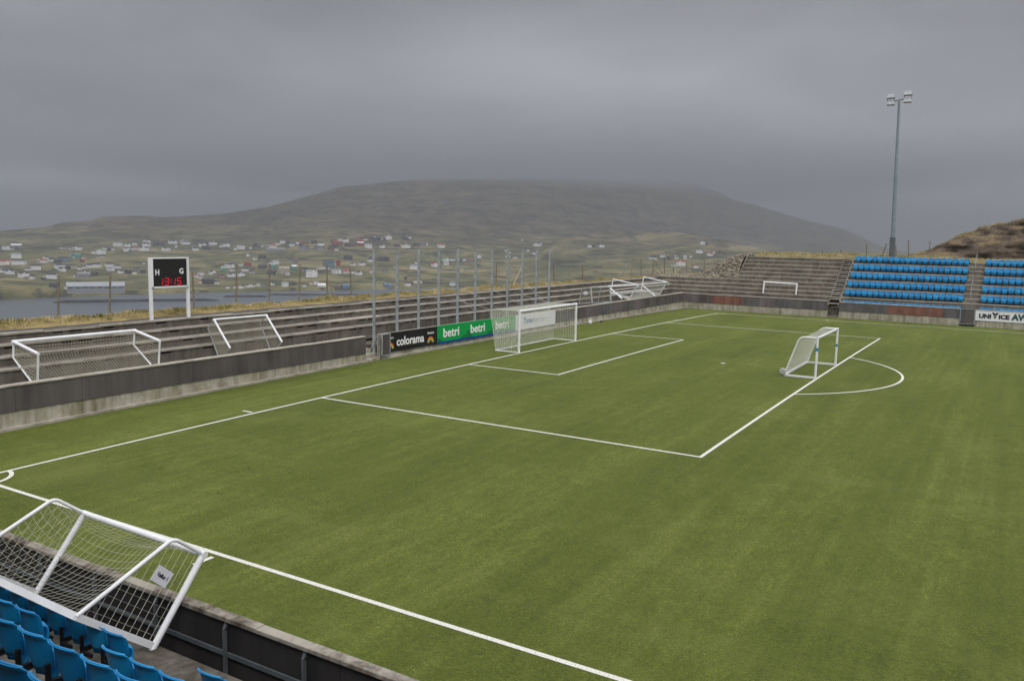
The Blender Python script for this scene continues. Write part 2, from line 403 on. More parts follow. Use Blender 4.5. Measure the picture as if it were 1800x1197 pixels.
ang = math.degrees(math.asin(5.5/9.15)); arc(0, -11, 9.15, -180+ang+.0, -ang-.0, 60)
arc(0, -11, .14, 0, 360, 20, .139)
ls(-W2+LW, -52, W2-LW, -52)
structure(lines.build('pitch_markings', M_LINE))

# ------------------------------------------------------------------ perimeter walls
YW = 4.78; TOPN = 1.36
def wall_run(axis, c, a0, a1, base, mid, top, root, panels, thick=.22, kerb=True):
    """axis 'x': wall runs along x at y=c facing -y; axis 'y': runs along y at x=c facing -x"""
    def B(b, u0, u1, d0, d1, z0, z1, mi=0):
        if axis == 'x': b.box((u0, c+d0, z0), (u1, c+d1, z1), mi)
        else: b.box((c+d0, u0, z0), (c+d1, u1, z1), mi)
    b = MB(); B(b, a0, a1, 0, thick, -.9, top-.06); 
    n = int(abs(a1-a0)/4.8)
    for i in range(1, n+1):
        u = a0+(a1-a0)*i/(n+1)
        B(b, u-.02, u+.02, -.004, .01, base-.2, base+.32+.1*random.random(), 1)
    b.build('concrete_base', [M_WALLC, M_LIP], root)
    b = MB(); u = a0
    while u < a1-.01:
        e = min(a1, u+random.uniform(2.2, 2.6)); dz = random.uniform(-.008, .008)
        B(b, u+.004, e-.004, -.07, thick+.04, top-.06+dz, top+dz); u = e
    b.build('coping', M_LIP, root, bevel=.01)
    if kerb:
        b = MB(); u = a0
        while u < a1:
            e = min(a1, u+2.); zt = max(gz(u), gz(e))+.05; vs = []
            for uu in (u, e):
                for dd, zz in ((-.17, -.9), (-.001, -.9), (-.001, gz(uu)+.085), (-.17, gz(uu)+.085)): vs.append((uu, c+dd, zz))
            b.add(vs, [(0, 3, 7, 4), (3, 2, 6, 7), (0, 1, 2, 3), (4, 7, 6, 5)]); u = e
        b.build('kerb', M_LIP, root)
    for (u0, u1, mat) in panels:
        b = MB(); B(b, u0+.006, u1-.006, -.035-random.uniform(0, .008), -.002, mid, top-.062); b.build('board_panel', mat, root)
def panel_split(a0, a1, step=2.44, special=()):
    r = []; u = a0
    while u < a1-.05:
        e = min(a1, u+step)
        if a1-e < .5: e = a1
        r.append((u, e, random.choice([M_PANEL, M_PANEL, M_PANEL2, M_PANEL3]))); u = e
    return r
nw = thing('perimeter_wall', 'long low concrete wall with dark boards behind the goal line, under the scoreboard terrace', 'wall', (0, 0, 0))
wall_run('x', YW, -52, -11.75, -.10, .44, TOPN, nw, [(a, b_, random.choice([M_PANEL, M_PANEL])) for a, b_, _ in panel_split(-52, -11.75)])
wall_run('x', YW, -10.55, 37.9, -.06, .42, TOPN-.02, nw, panel_split(9.75, 37.85))
structure_hint = None
fw = thing('perimeter_wall', 'low concrete wall with dark and rust red boards in front of the blue seats', 'wall', (0, 0, 0))
XF = 37.95
fp = []
for a0, a1, mt in ((4.7, 3.2, M_PANEL3), (3.2, 1.9, M_PANELB if False else M_PANEL), (1.9, -1.35, None), (-1.35, -3.0, M_PANEL2), (-3.0, -4.6, M_PANEL3), (-4.6, -6.9, M_PANEL2), (-6.9, -9.42, M_PANEL2)):
    if mt is None: fp.append((a1, a0, M_PANELR))
    else: fp.append((a1, a0, mt))
wall_run('y', XF, -9.42, 4.77, -.30, .36, 1.27, fw, fp, kerb=False)
wall_run('y', XF, -20.55, -10.45, -.30, .36, 1.22, fw, [(-12.4, -10.45, M_PANEL2), (-14.7, -12.4, M_PANEL2), (-19.2, -14.7, M_PANELR), (-20.55, -19.2, M_PANEL2)], kerb=False)
wall_run('y', XF, -60, -21.75, -.30, .33, 1.20, fw, panel_split(-60, -27.6), kerb=False)
# steps through the gaps in the walls
b = MB()
for k in range(5): b.box((-11.745, 4.72+.3*k, -.9), (-10.555-(.25 if k > 2 else 0), 4.98+.3*(k+1), .10+.21*k))
st = b.build('wall_steps', M_WALLC, origin=(-11.15, 5.1, 0), bevel=.012); tag(st, 'pale concrete steps in the wall gap beside the open gate, left of the black advert', 'steps')
b = MB()
for i in range(5): b.box((XF-.02+.26*i, -10.43, -.9), (XF+.26*(i+1)+.3, -9.44, -.12+.26*i))
st = b.build('wall_steps', M_CONC, origin=(38.4, -9.94, -.3)); tag(st, 'grey concrete steps in the wall gap below the aisle left of the blue seats', 'steps')

# open gate on the north wall and closed gate on the far wall
def gate(x0, x1, y, z0, z1, axis, label):
    cx = (x0+x1)/2
    t = thing('wall_gate', label, 'gate', (cx, y, z0) if axis == 'x' else (y, cx, z0))
    P = (lambda u, d, z: (u-cx, d, z-z0)) if axis == 'x' else (lambda u, d, z: (d, u-cx, z-z0))
    b = MB(); b.box(P(x0+.02, -.012, z0+.02), P(x1-.02, .012, z1-.02)); b.build('panel', M_PANEL, t)
    b = MB()
    for u in (x0, x1): b.bar(P(u, 0, z0-.02), P(u, 0, z1+.02), .05, .05)
    for z in (z0, z1): b.bar(P(x0, 0, z), P(x1, 0, z), .05, .05)
    b.build('frame', M_GALV, t)
    for z in (z0+.15, z1-.15):
        b = MB(); b.tube(P(x0-.05, 0, z-.05), P(x0-.05, 0, z+.05), .03); b.build('hinge', M_GALV, t)
    return t
gate(-10.66, -10.0, 4.55, .20, 1.36, 'x', 'open grey-framed gate with dark panel folded against the wall beside the black advert')
g2 = gate(-21.70, -20.60, 37.90, -.12, 1.22, 'y', 'closed grey gate with mauve panel in the far wall beside the white advert')
b = MB(); b.bar((-10.68, 4.85, .1), (-10.68, 4.85, 1.34), .05, .05); b.bar((-10.68, 4.9, 1.25), (-11.15, 5.1, .35), .03, .03); b.bar((-10.68, 4.9, 1.25), (-11.2, 5.05, 1.3), .03, .03)
tag(b.build('gate_post', M_GALV, origin=(-10.68, 4.85, .1)), 'thin grey steel gate post with diagonal stay in the wall gap', 'post')

# ------------------------------------------------------------------ terraces
def seg_terrace(root, axis, c0, n, dep, z0, rise, u_of, first_floor, mats, slot_shade=True, seg=2.4, back=None):
    """precast standing terraces. level i: riser at c0+dep*i, top z0+rise*i"""
    body = MB(); lip = MB(); gap = MB()
    def B(b, u0, u1, d0, d1, za, zb):
        if axis == 'x': b.box((u0, d0, za), (u1, d1, zb))
        else: b.box((d0, u0, za), (d1, u1, zb))
    for i in range(n):
        d = c0+dep*i; z = z0+rise*i; u0, u1 = u_of(i)
        u = u0-random.uniform(0, 1.2); 
        while u < u1:
            a = max(u, u0); e = min(u+seg, u1); jz = random.uniform(-.012, .012); jd = random.uniform(-.012, .012)
            if e-a > .1:
                B(body, a, e, d+jd, d+dep+.3, z-rise-.45, z-.085)
                if not (axis == 'x' and ((i == 1 and -12.9 < a < -9.5) or (i == 0 and -11 < a < -9.2))):
                    B(lip, a+.006, e-.006, d-.05+jd, d+.17, z-.08+jz, z+jz); B(body, a, e, d+.172, d+dep+.02, z-.086, z-.012+jz)
                else:
                    B(lip, a+.006, e-.006, d+.01+jd, d+dep+.02, z-.084, z-.03)
                if slot_shade:
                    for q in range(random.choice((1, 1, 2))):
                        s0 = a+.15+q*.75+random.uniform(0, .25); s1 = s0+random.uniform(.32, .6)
                        if s1 < e-.05: B(gap, s0, s1, d-.006+jd, d+.05+jd, z-.165, z-.088)  # solid black box painting the shade of a gap under the lip
            u += seg
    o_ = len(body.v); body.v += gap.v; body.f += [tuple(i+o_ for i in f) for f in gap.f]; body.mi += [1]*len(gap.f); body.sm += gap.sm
    body.build('terrace_risers', [mats[0], M_GAPSHADE], root); lip.build('terrace_treads', mats[1], root)
nt = thing('terrace', 'stepped weathered concrete standing terrace behind the goal, under the scoreboard', 'terrace', (0, 0, 0))
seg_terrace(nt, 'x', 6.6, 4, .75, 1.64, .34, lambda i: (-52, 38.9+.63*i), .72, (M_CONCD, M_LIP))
b = MB(); b.box((-52, YW+.225, -.5), (-11.76, 6.9, .72)); b.box((-10.54, YW+.225, -.5), (38.2, 6.9, .72)); b.box((-11.76, 6.25, -.5), (-10.54, 6.9, .723)); b.build('terrace_floor', M_FLOORC, nt)
ft = thing('terrace', 'stepped concrete terrace at the far side carrying the blocks of blue seats', 'terrace', (0, 0, 0))
XR, DEP, Z0, RISE = 38.9, .63, 1.63, .39
def urange(i): return (-60, 6.2+.8*i) if i < 4 else (-60, .15+.05*(i-4))
def far_u(i):
    return (-9.4, 6.6+.75*i) if i < 4 else (-9.4, .18)
seg_terrace(ft, 'y', XR, 10, DEP, Z0, RISE, far_u, 0, (M_CONC, M_LIP), slot_shade=False, seg=3.0)
seg_terrace(ft, 'y', XR, 10, DEP, Z0, RISE, lambda i: (-60, -9.4), 0, (M_CONC, M_LIP), slot_shade=False, seg=3.0)
b = MB(); b.box((XF+.225, -60, -.5), (39.4, 6.5, .62)); b.build('terrace_floor', M_FLOORC, ft)
b = MB(); b.bar((41.3, .28, 2.7), (45.0, .28, 5.35), .16, .35); b.build('stringer', M_CONC, ft)
# aisle with open steps left of the seats and half steps between the blocks
b = MB(); g = MB()
for i in range(-1, 10):
    d = XR+DEP*i; z = Z0+RISE*i
    b.box((d-.38, -10.42, z-RISE/2-.05), (d-.02, -9.42, z-RISE/2+.01))
    g.box((d-.34, -10.28, z-RISE+.005), (d-.3, -9.56, z-RISE/2-.055))  # black boxes paint the darkness beneath the aisle steps
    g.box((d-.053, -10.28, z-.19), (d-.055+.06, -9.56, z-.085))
    for y in (-10.4, -9.5): b.box((d-.36, y, z-RISE-.02), (d-.02, y+.07, z-RISE/2-.05))
b.build('aisle_step', M_LIP, ft); g.build('aisle_opening_shade', M_GAPSHADE, ft)
b = MB()
for i in range(0, 10):
    d = XR+DEP*i; z = Z0+RISE*i; b.box((d-.33, -21.75, z-RISE-.02), (d-.012, -20.62, z-RISE/2))
b.build('half_step', M_CONC, ft)
for (d0, z0_, d1, z1_, lb) in ((39.6, 2.0, 41.9, 3.4, 'lower'), (43.9, 4.6, 45.6, 5.6, 'upper')):
    b = MB(); b.poly_tube([(d0, -21.2, z0_-.1), (d0, -21.2, z0_+.75), (d1, -21.2, z1_+.75), (d1, -21.2, z1_-.1)], .02, 6)
    tag(b.build('handrail', M_GALV, origin=(d0, -21.2, z0_)), lb+' thin grey handrail in the aisle between the two blocks of blue seats', 'handrail')

# ------------------------------------------------------------------ seats
def make_seat(loc, label, group):
    """local: sitter faces -x... here +x is the way the sitter looks; origin on the floor under the backrest"""
    t = thing('stadium_seat', label, 'seat', loc, None, group)
    b = MB(); nu, nv = 8, 8; front = []; back = []
    for j in range(nv+1):
        v = j/nv; z = .27+.43*v
        hw = .236*(1-.42*(1-min(1, v/.42))**2.2)*(1 if v < .8 else 1-.10*((v-.8)/.2)**2)
        for i in range(nu+1):
            u = -1+2*i/nu; y = u*hw
            x = .085*u*u*(1-.25*v)-.055*(v-.25)+(-.05*max(0, (v-.82)/.18)**2)
            zz = z-.028*u*u*max(0, (v-.5)*2)+(.012*abs(u)**6 if v > .9 else 0)
            front.append((x, y, zz)); back.append((x-.012, y, zz-.002))
    n1_ = nu+1; F = []
    for j in range(nv):
        for i in range(nu):
            a = j*n1_+i; F.append((a, a+1, a+1+n1_, a+n1_))
    off = len(front); G = [tuple(reversed([q+off for q in f])) for f in F]
    rim = [j for j in range(n1_)]+[j*n1_+nu for j in range(1, nv+1)]+[nv*n1_+i for i in range(nu-1, -1, -1)]+[j*n1_ for j in range(nv-1, 0, -1)]
    E_ = [(rim[k], rim[(k+1) % len(rim)], rim[(k+1) % len(rim)]+off, rim[k]+off) for k in range(len(rim))]
    b.add(front+back, F+G+[tuple(reversed(e)) for e in E_], 0, True)
    # folded lip along the top edge
    b.poly_tube([(.085*u*u*.78-.082, u*.205, .698-.026*u*u) for u in np.linspace(-1, 1, 13)], .012, 6)
    b.build('backrest', M_SEAT, t)
    b = MB(); top = []; bot = []          # the pan is tipped up in front of the backrest
    for j in range(nv+1):
        v = j/nv; z = .15+.335*v
        hw = .205*(1-.14*max(0, (v-.75)/.25)**2)*(1-.30*(1-min(1, v/.3))**2)
        for i in range(nu+1):
            u = -1+2*i/nu; y = u*hw
            x = .135+.045*v-.03*u*u-.05*max(0, (v-.8)/.2)**2+.02*math.sin(math.pi*v)
            top.append((x, y, z-.02*u*u*v)); bot.append((x-.022, y*.97, z-.02*u*u*v-.002))
    b.add(top+bot, F+G+[tuple(reversed(e)) for e in E_], 0, True)
    b.build('seat_pan', M_SEAT, t)
    b = MB()
    b.box((-.05, .225, .0), (-.01, .262, .42)); b.box((-.05, .2215, .17), (.13, .2615, .24)); b.box((-.06, -.01, .16), (-.02, .23, .21))
    b.build('bracket', M_BLACK, t)
    return t
ALLSEATS = []
proto = None
ORD = ['first', 'second', 'third', 'fourth', 'fifth', 'sixth', 'seventh', 'eighth', 'ninth', 'tenth', 'eleventh', 'twelfth', 'thirteenth', 'fourteenth', 'fifteenth', 'sixteenth', 'seventeenth', 'eighteenth', 'nineteenth', 'twentieth']
def copy_tree(o, parent=None):
    c = o.copy(); COL.objects.link(c); c.parent = parent
    for ch in list(o.children): copy_tree(ch, c)
    return c
def seat(loc, rz, label, group):
    global proto
    if proto is None: proto = make_seat(loc, label, group); s_ = proto
    else: s_ = copy_tree(proto)
    s_.location = loc; s_.rotation_euler = (0, 0, rz); s_['label'] = label; s_['group'] = group; return s_
rowname = ['lowest', 'second lowest', 'third lowest', 'third highest', 'second highest', 'highest']
NEAR = []
for row, X, zf, ys, nm in (
        ('A', -38.95, .55, [-10.75, -11.25, -11.75, -12.25, -12.75, -13.25, -13.75, -14.25], 'row nearest the pitch'),
        ('A2', -38.95, .55, [-16.25, -16.75], 'row nearest the pitch, right of gap'),
        ('B', -40.15, 1.37, [-12.75, -13.27, -13.79, -14.31], 'second row, left of bare floor'),
        ('B2', -40.15, 1.34, [-16.12, -16.64, -17.15], 'second row, right of bare floor'),
        ('C', -41.35, 2.21, [-15.1, -15.62, -16.14, -16.66, -17.18, -17.70, -18.22], 'third row'),
        ('D', -42.5, 2.95, [-16.95, -17.45, -17.95, -18.46, -18.98, -19.50], 'row nearest the camera')):
    for k, y in enumerate(ys):
        NEAR.append(seat((X, y, zf), 0, f'blue seat seen from behind, {ORD[k]} from left, {nm}', 'blue seats of the near stand'))
SEATROW = []
for blk, y0, n, bn in ((0, -10.85, 20, 'left block of far stand'), (1, -22.25, 8, 'block behind the white advert')):
    for r in range(6):
        if r == 0: X, zf = 38.78, .64
        else: j = 2*(r-1); X, zf = XR+DEP*(j+1)-.09, Z0+RISE*j+.005
        for k in range(n):
            if blk == 1 and k == 7 and r > 0: pass
            SEATROW.append(seat((X, y0-.505*k, zf), math.pi, f'blue seat, {ORD[k]} from left, {rowname[r]} row, {bn}', 'blue seats of the far stand'))

# ------------------------------------------------------------------ near stand
XN = -37.52
ns = thing('grandstand', 'concrete steps of the near stand that carry the blue seats at the bottom left', 'stand', (0, 0, 0))
b = MB(); b.box((-38.05, -70, -.6), (-39.35, 12, .55)); b.box((-37.75, -70, -.6), (-38.05, 12, .18))
for X, z in ((-39.35, .96), (-39.95, 1.34), (-40.55, 1.76), (-41.15, 2.18), (-41.75, 2.56), (-42.3, 2.93), (-42.9, 3.3), (-43.5, 3.7), (-44.1, 4.1), (-44.7, 4.5)):
    b.box((X, -70, -.6), (X-.62, 12, z))
b.box((-45.3, -70, -.6), (-60, 12, 4.9))
b.build('stand_steps', M_FLOORC, ns)
b = MB(); b.box((-60, -70, 10.4), (-46.4, 12, 10.7)); b.build('roof', M_GALV, ns)  # unseen roof behind the camera, added to block sky light on the near turf
b = MB(); b.box((-60, -70, 4.9), (-59.8, 12, 10.4)); b.build('unseen_back_wall', M_CONC, ns)  # out of view, added together with the light-blocking roof
b = MB()
for y in (-66, -50, -34, 6): b.bar((-50, y, 4.9), (-50, y, 10.4), .25, .25)  # unseen posts carrying the added roof
b.build('added_roof_post', M_GALV, ns)
wn_ = thing('perimeter_wall', 'dark board wall with mossy brown coping beside the nearest touchline', 'wall', (0, 0, 0))
b = MB(); b.box((XN+.02, -70, -.9), (XN-.06, 12, .25), 0); b.build('concrete_base', M_WALLC, wn_)
b = MB()
y = -70
while y < 12:
    b.box((XN-.03, y+.004, .05), (XN-.07, y+2.396, 1.03)); y += 2.4
b.build('board_panel', M_PANELB, wn_)
b = MB()
for y in np.arange(-70, 12, 2.4): b.box((XN, y+.004, .2), (XN-.028, y+2.396, 1.03))
b.build('board_panel', M_PANEL, wn_)
b = MB(); y = -70.
while y < 12:
    l_ = random.uniform(1.2, 2.6); b.box((XN+.05, y, 1.03), (XN-.13, y+l_-.008, 1.105+random.uniform(-.006, .006))); y += l_
b.build('coping', M_COPE, wn_, bevel=.012)
for y in np.arange(-14.95-1.62*22, -14.95+1.62*14, 1.62):
    b = MB(); b.bar((XN-.12, y, .14), (XN-.12, y, .93), .05, .05); b.bar((XN-.12, y, .91), (XN-.07, y, 1.03), .05, .045)
    b.build('steel_bracket', M_GALVD, wn_)
b = MB(); b.bar((XN-.105, -70, .52), (XN-.105, 12, .52), .03, .07); b.build('steel_rail', M_GALVD, wn_)

# ------------------------------------------------------------------ goals
def goal(name, label, pos, rot_deg, W, H, a, b_, r=.06, rb=.045, cell=.12, cord=.007, sag=0.0, mats=(M_WHITE, M_WHITE, M_NET), group=None,
         bend=.0, wheels=False, flat_bars=None, arms=True, net=True, segs=10, sides=True, sag_side=0.0, rear=True, base=True, foot=0.0):
    t = thing(name, label, 'goal', pos, [rad(q) for q in rot_deg], group)
    R = Euler([rad(q) for q in rot_deg]).to_matrix().transposed()
    down = np.array(R @ Vector((0, 0, -1)))
    for x in (0, W):
        m_ = MB(); m_.tube((x, 0, -foot), (x, 0, H-r*.3), r, 12); m_.build('post', mats[0], t)
    m_ = MB(); m_.tube((-r, 0, H), (W+r, 0, H), r, 12); m_.build('crossbar', mats[0], t)
    if arms:
        for x in (0, W):
            m_ = MB(); A = np.array([x, a, H]); B_ = np.array([x, b_, 0.]); T = np.array([x, r, H])
            if bend > 0:
                d0 = (T-A)/np.linalg.norm(T-A); d1 = (B_-A)/np.linalg.norm(B_-A); p0 = A+d0*bend; p1 = A+d1*bend
                pts = [T]+[(1-q)**2*p0+2*q*(1-q)*A+q*q*p1 for q in np.linspace(0, 1, 7)]+[B_]
            else: pts = [T, A, B_]
            m_.poly_tube(pts, rb, 8); m_.build('side_frame', mats[1], t)
    if base:
        for x in (0, W):
            m_ = MB()
            if flat_bars: m_.bar((x, 0, 0), (x, b_, 0), flat_bars[0], flat_bars[1])
            else: m_.tube((x, 0, 0), (x, b_, 0), rb, 8)
            m_.build('ground_bar', mats[1], t)
    if rear:
        m_ = MB()
        if flat_bars: m_.bar((0, b_, 0), (W, b_, 0), flat_bars[0], flat_bars[1])
        else: m_.tube((0, b_, 0), (W, b_, 0), rb, 8)
        m_.build('rear_bar', mats[1], t)
    if wheels:
        for x in (-.12, W+.12):
            m_ = MB(); m_.poly_tube([(x-.05, b_+.05, .2), (x-.04, b_+.05, .2), (x+.04, b_+.05, .2), (x+.05, b_+.05, .2)], [.13, .17, .17, .13], 18)
            wh = m_.build('wheel', M_RUBBER, t)
            m_ = MB(); m_.poly_tube([(x-.055, b_+.05, .2), (x+.055, b_+.05, .2)], .05, 10); m_.build('hub', M_GALV, wh)
    if net:
        m_ = MB(); up_len = a; bk = math.hypot(b_-a, H); S = up_len+bk
        def P(x, s):
            u = x/W; v = s/S
            if s <= up_len: p = np.array([x, s, H])
            else: q = (s-up_len)/bk; p = np.array([x, a+(b_-a)*q, H*(1-q)])
            k = sag*(1-(2*u-1)**2)**.7*math.sin(math.pi*v)**.8 if 0 < v < 1 else 0
            return p+down*k
        nx = max(2, round(W/cell)); nn_ = max(2, round(S/cell))
        for i in range(nx+1):
            x = W*i/nx; m_.poly_tube([P(x, S*k/segs) for k in range(segs+1)]if sag else [P(x, 0), P(x, up_len), P(x, S)], cord, 3, cap=False)
        for j in range(nn_+1):
            s_ = S*j/nn_; m_.poly_tube([P(W*k/segs, s_) for k in range(segs+1)] if sag else [P(0, s_), P(W, s_)], cord, 3, cap=False)
        if sides:
            for x in (0, W):
                ymax = max(a, b_)
                for i in range(1, max(2, round(ymax/cell))):
                    y = ymax*i/round(ymax/cell)
                    if b_ >= a: zt = H if y <= a else H*(b_-y)/(b_-a+1e-9); zb = 0
                    else: zt = H; zb = 0 if y <= b_ else H*(y-b_)/(a-b_+1e-9)
                    m_.poly_tube([(x, y, zb), (x, y, zt)], cord, 3, cap=False)
                nz = max(2, round(H/cell))
                for j in range(1, nz):
                    z = H*j/nz; m_.poly_tube([(x, 0, z), (x, b_+(a-b_)*z/H, z)], cord, 3, cap=False)
        m_.build('net', mats[2], t)
    return t
# near goal tipped over the wall
GN = goal('portable_goal', 'large white goal with paper sign tipped against the near wall above the blue seats', (-38.125, -13.955, .575), (38.2, 0, 88.4), 3.30, 1.47, .67, 1.485, r=.052, rb=.032, cell=.135, cord=.0030, sag=.46, mats=(M_WHITE, M_WHITE, M_CREAM), bend=.12, flat_bars=(.05, .10), segs=16, foot=.08)
p_ = thing('paper_sign', None, None, (0, 0, 0)); p_.parent = GN
del p_
for o in list(COL.objects):
    if o.name.startswith('paper_sign'): bpy.data.objects.remove(o)
b = MB(); b.box((-.004, -.16, -.12), (.004, .16, .12)); sg = b.build('paper_sign', M_PAPER, GN)
sg.location = (-.02, .52, .92)
R_ = Euler((0, 0, 0)); sg.rotation_euler = (rad(5), 0, 0)
sg['label'] = 'white paper sheet tied to the side net'
tx = text('sign_text', 'Vøllur 1', .22, .065, M_INK, sg, (-.006, .11, -.03), (rad(90), 0, rad(-90)), .012)
goal('portable_goal', 'white portable goal lying on its back at the left end of the terrace, opening upward', (-28.88, 5.25, 2.26), (-81.2, -.4, -4.2), 4.76, 1.85, .62, 1.35, r=.062, rb=.04, cell=.12, cord=.0075, sag=.10, bend=.0, mats=(M_WHITE, M_WHITE, M_NETD))
goal('portable_goal', 'small white portable goal leaning back on the terrace right of the scoreboard', (-20.353, 5.2, 1.583), (-43, -.1, -3.85), 2.91, 1.635, .636, 1.0, r=.05, rb=.03, cell=.10, cord=.006, sag=.06, mats=(M_WHITE, M_WHITE2, M_NETD))
goal('portable_goal', 'white portable goal without net, thick posts sloping down to the far wall coping', (22.318, 4.95, 1.50), (-55.2, .7, -4.25), 6.59, 1.746, .8, .7, r=.07, rb=.045, cell=.2, cord=.006, sag=.1, mats=(M_WHITE, M_WHITE, M_NETD), net=False, base=False, rear=False, arms=False)
goal('portable_goal', 'wheeled white portable goal turned upside down on the far end of the terrace', (24.64, 6.9, 3.05), (-170.8, 0, -1.9), 6.74, 1.31, 1.99, 2.5, r=.05, rb=.055, cell=.16, cord=.006, sag=.55, wheels=True, mats=(M_WHITE, M_WHITE, M_NET), sides=False)
G1 = goal('portable_goal', 'grey-white portable goal with paper sign on its net, just right of the match goal', (16.44, 5.02, 1.48), (-8.7, 1.5, -1.7), 3.476, 1.248, .8, 1.235, r=.06, rb=.045, cell=.12, cord=.006, mats=(M_WHITE2, M_WHITE2, M_NETD))
b = MB(); b.box((-.01, -.17, -.13), (.01, .17, .13)); s2 = b.build('paper_sign', M_PAPER, G1); s2.location = (-.03, .5, .85)
goal('portable_goal', 'small white goal frame without net standing on the far terrace left of the blue seats', (39.30, -2.907, 1.25), (-6.1, 1.3, -90.3), 3.195, 1.46, .25, .5, r=.075, rb=.03, net=False, base=False, rear=False, mats=(M_WHITE, M_WHITE2, M_NET))
GM = goal('training_goal', 'white wheeled training goal standing on the penalty area line', (-2.372, -16.40, .06), (0, 0, 0.3), 5.52, 2.0, .86, 1.52, r=.06, rb=.045, cell=.10, cord=.006, sag=.12, bend=.28, wheels=True, flat_bars=(.12, .09), segs=12, sides=False)
for x, z in ((0, 1.35), (5.52, 1.0)):
    b = MB(); b.tube((x, 0, z), (x, 0, z+.16), .066, 12); b.build('tape', flat('blue_tape', (.05, .25, .45)), GM)
GG = goal('match_goal', 'full size white match goal with box net on the goal line before the green advert', (-3.66, .06, -.005), (0, 0, 0), 7.32, 2.44, 2.03, 1.62, r=.075, rb=.04, cell=.125, cord=.009, sag=.05, arms=False, segs=12)
b = MB()
for x in (0, 7.32):
    b.tube((x, 2.03, 2.44), (x+.1, 4.9, 2.9), .008, 4)
b.build('net_rope', M_NET, GG)

# ------------------------------------------------------------------ ball stop fence
bf = thing('ball_stop_fence', 'tall fence of eleven galvanised posts with a top wire behind the match goal', 'fence', (-.7, 4.99, 1.36))
for i in range(11):
    x = -10.64+1.984*i; b = MB(); y0 = .14
    X_ = x+.7
    b.box((X_-.055, y0-.05, -1.6), (X_+.055, y0-.04, 4.60)); b.box((X_-.055, y0-.0395, -1.6), (X_-.045, y0+.07, 4.60)); b.box((X_+.045, y0-.0395, -1.6), (X_+.055, y0+.07, 4.60))
    for k in range(26): b.box((X_+.03, y0-.056, .1+.17*k), (X_+.066, y0-.051, .17+.17*k), 1)
    b.build('post', [M_GALV, M_GALVD], bf)
b = MB(); b.tube((-10.0, .1, 4.6), (9.95, .1, 4.6), .018, 6); b.build('top_wire', M_GALVD, bf)
for (p, q) in (((743, 517), (805, 535)), ((798, 515), (831, 544)), ((821, 509), (887, 548)), ((869, 511), (922, 538)), ((922, 497), (961, 533))):
    A = on_y(*p, 9.0)-np.array([-.7, 4.99, 1.36]); B_ = on_y(*q, 5.25)-np.array([-.7, 4.99, 1.36])
    b = MB(); b.tube(A, B_, .012, 5); b.build('guy_wire', M_WHITE2, bf)

# ------------------------------------------------------------------ scoreboard
sb = thing('scoreboard', 'white framed dark electronic scoreboard on two posts showing H, G and red 13:15', 'scoreboard', (-20.50, 9.05, 2.68))
for x in (-1.0, 1.0):
    b = MB(); b.box((x-.058, -.05, -.4), (x+.058, .07, 2.82)); b.build('post', M_WHITE, sb)
b = MB(); b.box((-.90, -.06, 1.50), (.90, .10, 2.76)); b.build('display_panel', M_SCREEN, sb)
b = MB(); b.box((-.98, -.09, 2.762), (.98, .12, 2.82)); b.box((-.98, -.09, 1.43), (.98, .12, 1.498)); b.box((-1.0, -.09, 1.43), (-.905, -.055, 2.76)); b.box((.905, -.09, 1.43), (.95, -.055, 2.76)); b.build('frame', M_WHITE, sb)
text('letter', 'H', .20, .26, M_TEXTW, sb, (-.78, -.066, 2.02), (rad(90), 0, 0), .02)
text('letter', 'G', .22, .26, M_TEXTW, sb, (.50, -.066, 2.05), (rad(90), 0, 0), .02)
SEG = {'1': 'bc', '3': 'abgcd', '5': 'afgcd'}
def digit(ch, x, z, wd=.15, h=.30, th=.035):
    b = MB(); sh = .16
    pt = {'tl': (0, h), 'tr': (wd, h), 'ml': (0, h/2), 'mr': (wd, h/2), 'bl': (0, 0), 'br': (wd, 0)}
    sg_ = {'a': ('tl', 'tr'), 'b': ('tr', 'mr'), 'c': ('mr', 'br'), 'd': ('bl', 'br'), 'f': ('tl', 'ml'), 'g': ('ml', 'mr')}
    for c in SEG[ch]:
        p, q = (pt[k] for k in sg_[c]); A = np.array([x+p[0]+p[1]*sh, -.068, z+p[1]]); B_ = np.array([x+q[0]+q[1]*sh, -.068, z+q[1]]); d = (B_-A)*.08
        b.bar(A+d, B_-d, .01 if abs(A[2]-B_[2]) < .01 else th, th if abs(A[2]-B_[2]) < .01 else .01)
    return b
for ch, x, wd_ in (('1', -.64, .2), ('3', -.32, .2), ('1', .03, .2), ('5', .34, .2)):
    digit(ch, x, 1.56, wd_).build('digit', M_LED, sb)
b = MB(); b.box((.02, -.072, 1.64), (.06, -.064, 1.68)); b.box((.04, -.072, 1.76), (.08, -.064, 1.80)); b.build('colon', M_LED, sb)

